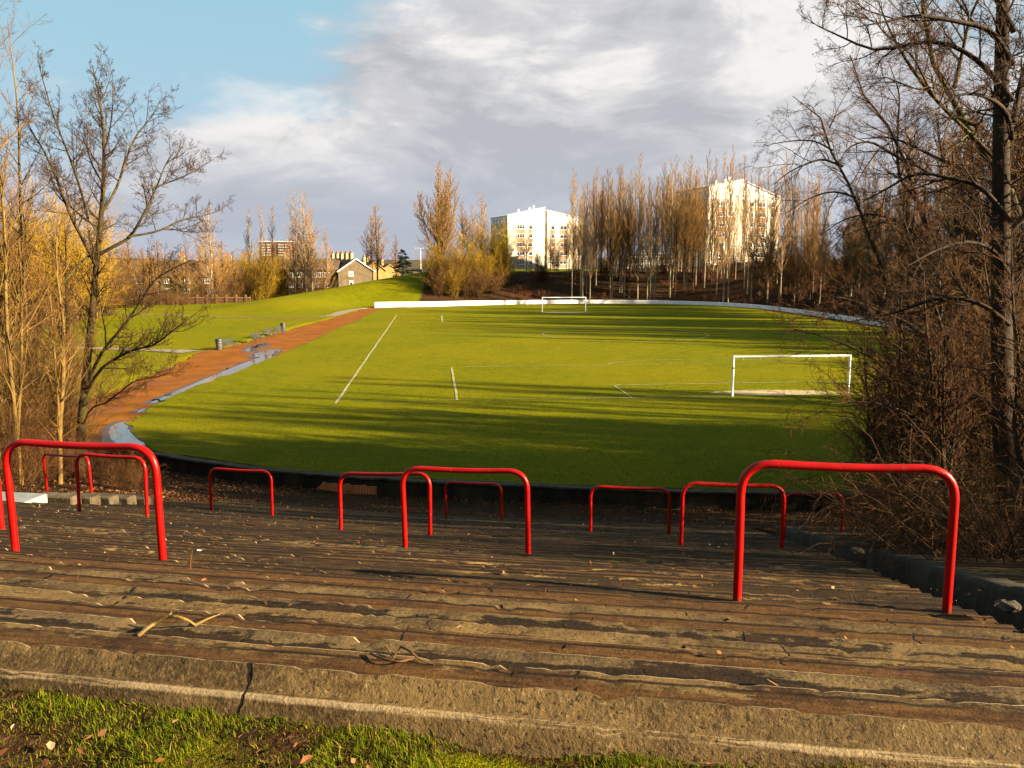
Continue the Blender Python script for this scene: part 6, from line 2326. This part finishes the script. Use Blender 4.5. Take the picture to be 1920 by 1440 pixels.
sv = t.mapping(gen, (1, 1, 2.6))
warp = t.n('ShaderNodeTexNoise')
t.link(sv, warp.inputs['Vector'])
warp.inputs['Scale'].default_value = 3.0
wv_ = t.vmath('MULTIPLY', t.vmath('SUBTRACT', warp.outputs['Color'], (.5, .5, .5)), (.22, .22, .22))
cv = t.vmath('ADD', sv, wv_)
n_a = t.noise(cv, 4.6, 8, .58)
n_b = t.noise(t.vmath('ADD', cv, (.055, 0, .075)), 4.6, 8, .58)        # the same field a step towards the sun
n_big = t.noise(t.vmath('ADD', sv, (3.1, 1.7, .4)), 2.0, 4, .5)
n_f = t.noise(cv, 15, 6, .6)
cover = total([blob(1250, 90, 520, 300, .62), blob(700, 300, 420, 105, .55), blob(1150, 250, 420, 140, .30), blob(455, 152, 80, 26, .30), blob(700, 130, 130, 60, .28), blob(1450, 120, 330, 300, .20),
               blob(560, 260, 240, 70, .22), blob(760, 355, 70, 30, .32), blob(1650, 300, 260, 300, .3), blob(230, 70, 330, 150, -.6), blob(600, 330, 420, 90, .45), blob(820, 130, 150, 70, .25), t.math('MULTIPLY', t.ss(el, .13, .03), .55), blob(150, 330, 200, 160, .10), blob(1750, 60, 150, 120, -.25)])
far_el = t.ss(el, .17, .03)
dens = total([t.math('MULTIPLY', t.math('SUBTRACT', n_a, .5), 1.9), t.math('MULTIPLY', t.math('SUBTRACT', n_big, .5), .7), cover, t.math('MULTIPLY', t.ss(t.math('ABSOLUTE', az), .9, 1.8), .16)])
alpha = t.ss(dens, -.06, .58)
relief = t.math('ADD', t.math('MULTIPLY', t.math('SUBTRACT', n_a, n_b), 3.2), t.math('MULTIPLY', t.math('SUBTRACT', n_big, .5), .7))
thick_ = t.ss(dens, .35, .95)
bright = total([t.math('MULTIPLY', relief, 1.0), t.math('MULTIPLY', thick_, -.06), t.math('MULTIPLY', t.math('SUBTRACT', n_f, .5), .85),
                blob(860, 110, 150, 60, .30), blob(560, 255, 260, 70, .42), blob(470, 225, 170, 55, .35), blob(1700, 150, 300, 300, .08), blob(1500, 90, 170, 190, .34), blob(1450, 200, 130, 100, .15), blob(760, 350, 90, 30, .30), blob(450, 150, 90, 30, .18),
                blob(1000, 200, 330, 50, -.06), blob(1150, 300, 350, 70, -.10), blob(700, 330, 260, 40, -.06)])
cl = t.mix(t.ss(bright, -.45, .10), lin(188, 190, 197), lin(210, 210, 214))
cl = t.mix(t.ss(bright, .0, .62), cl, lin(246, 243, 240))
cl = t.mix(t.math('MULTIPLY', far_el, .8), cl, lin(182, 190, 205))
# clear sky: physical sky lifted a little towards the horizon haze
skc = t.mix(t.ss(el, .02, .34), lin(178, 200, 218), lin(156, 202, 219))
skc = t.mix(.03, skc, sky.outputs[0])
final = t.mix(alpha, skc, cl)
# away from the picture the sky simply carries on as broken cloud over the physical sky
bg = t.n('ShaderNodeBackground')
t.link(final, bg.inputs[0])
bg.inputs[1].default_value = SKY
out = t.n('ShaderNodeOutputWorld')
t.link(bg.outputs[0], out.inputs[0])

sl_ = bpy.data.lights.new("sun", 'SUN')
sl_.energy = 4.9
sl_.angle = math.radians(.53)
sl_.color = (1.0, .80, .52)
so = bpy.data.objects.new("sun", sl_)
COL.objects.link(so)
so.rotation_euler = (-SUNDIR).to_track_quat('-Z', 'Y').to_euler()
so.location = (60, -20, 60)

scene.view_settings.view_transform = 'Standard'
scene.view_settings.look = 'None'
scene.view_settings.exposure = EXPO
scene.view_settings.gamma = 1
scene.cycles.max_bounces = 5
scene.cycles.diffuse_bounces = 2
scene.cycles.transparent_max_bounces = 6
scene.cycles.use_adaptive_sampling = True
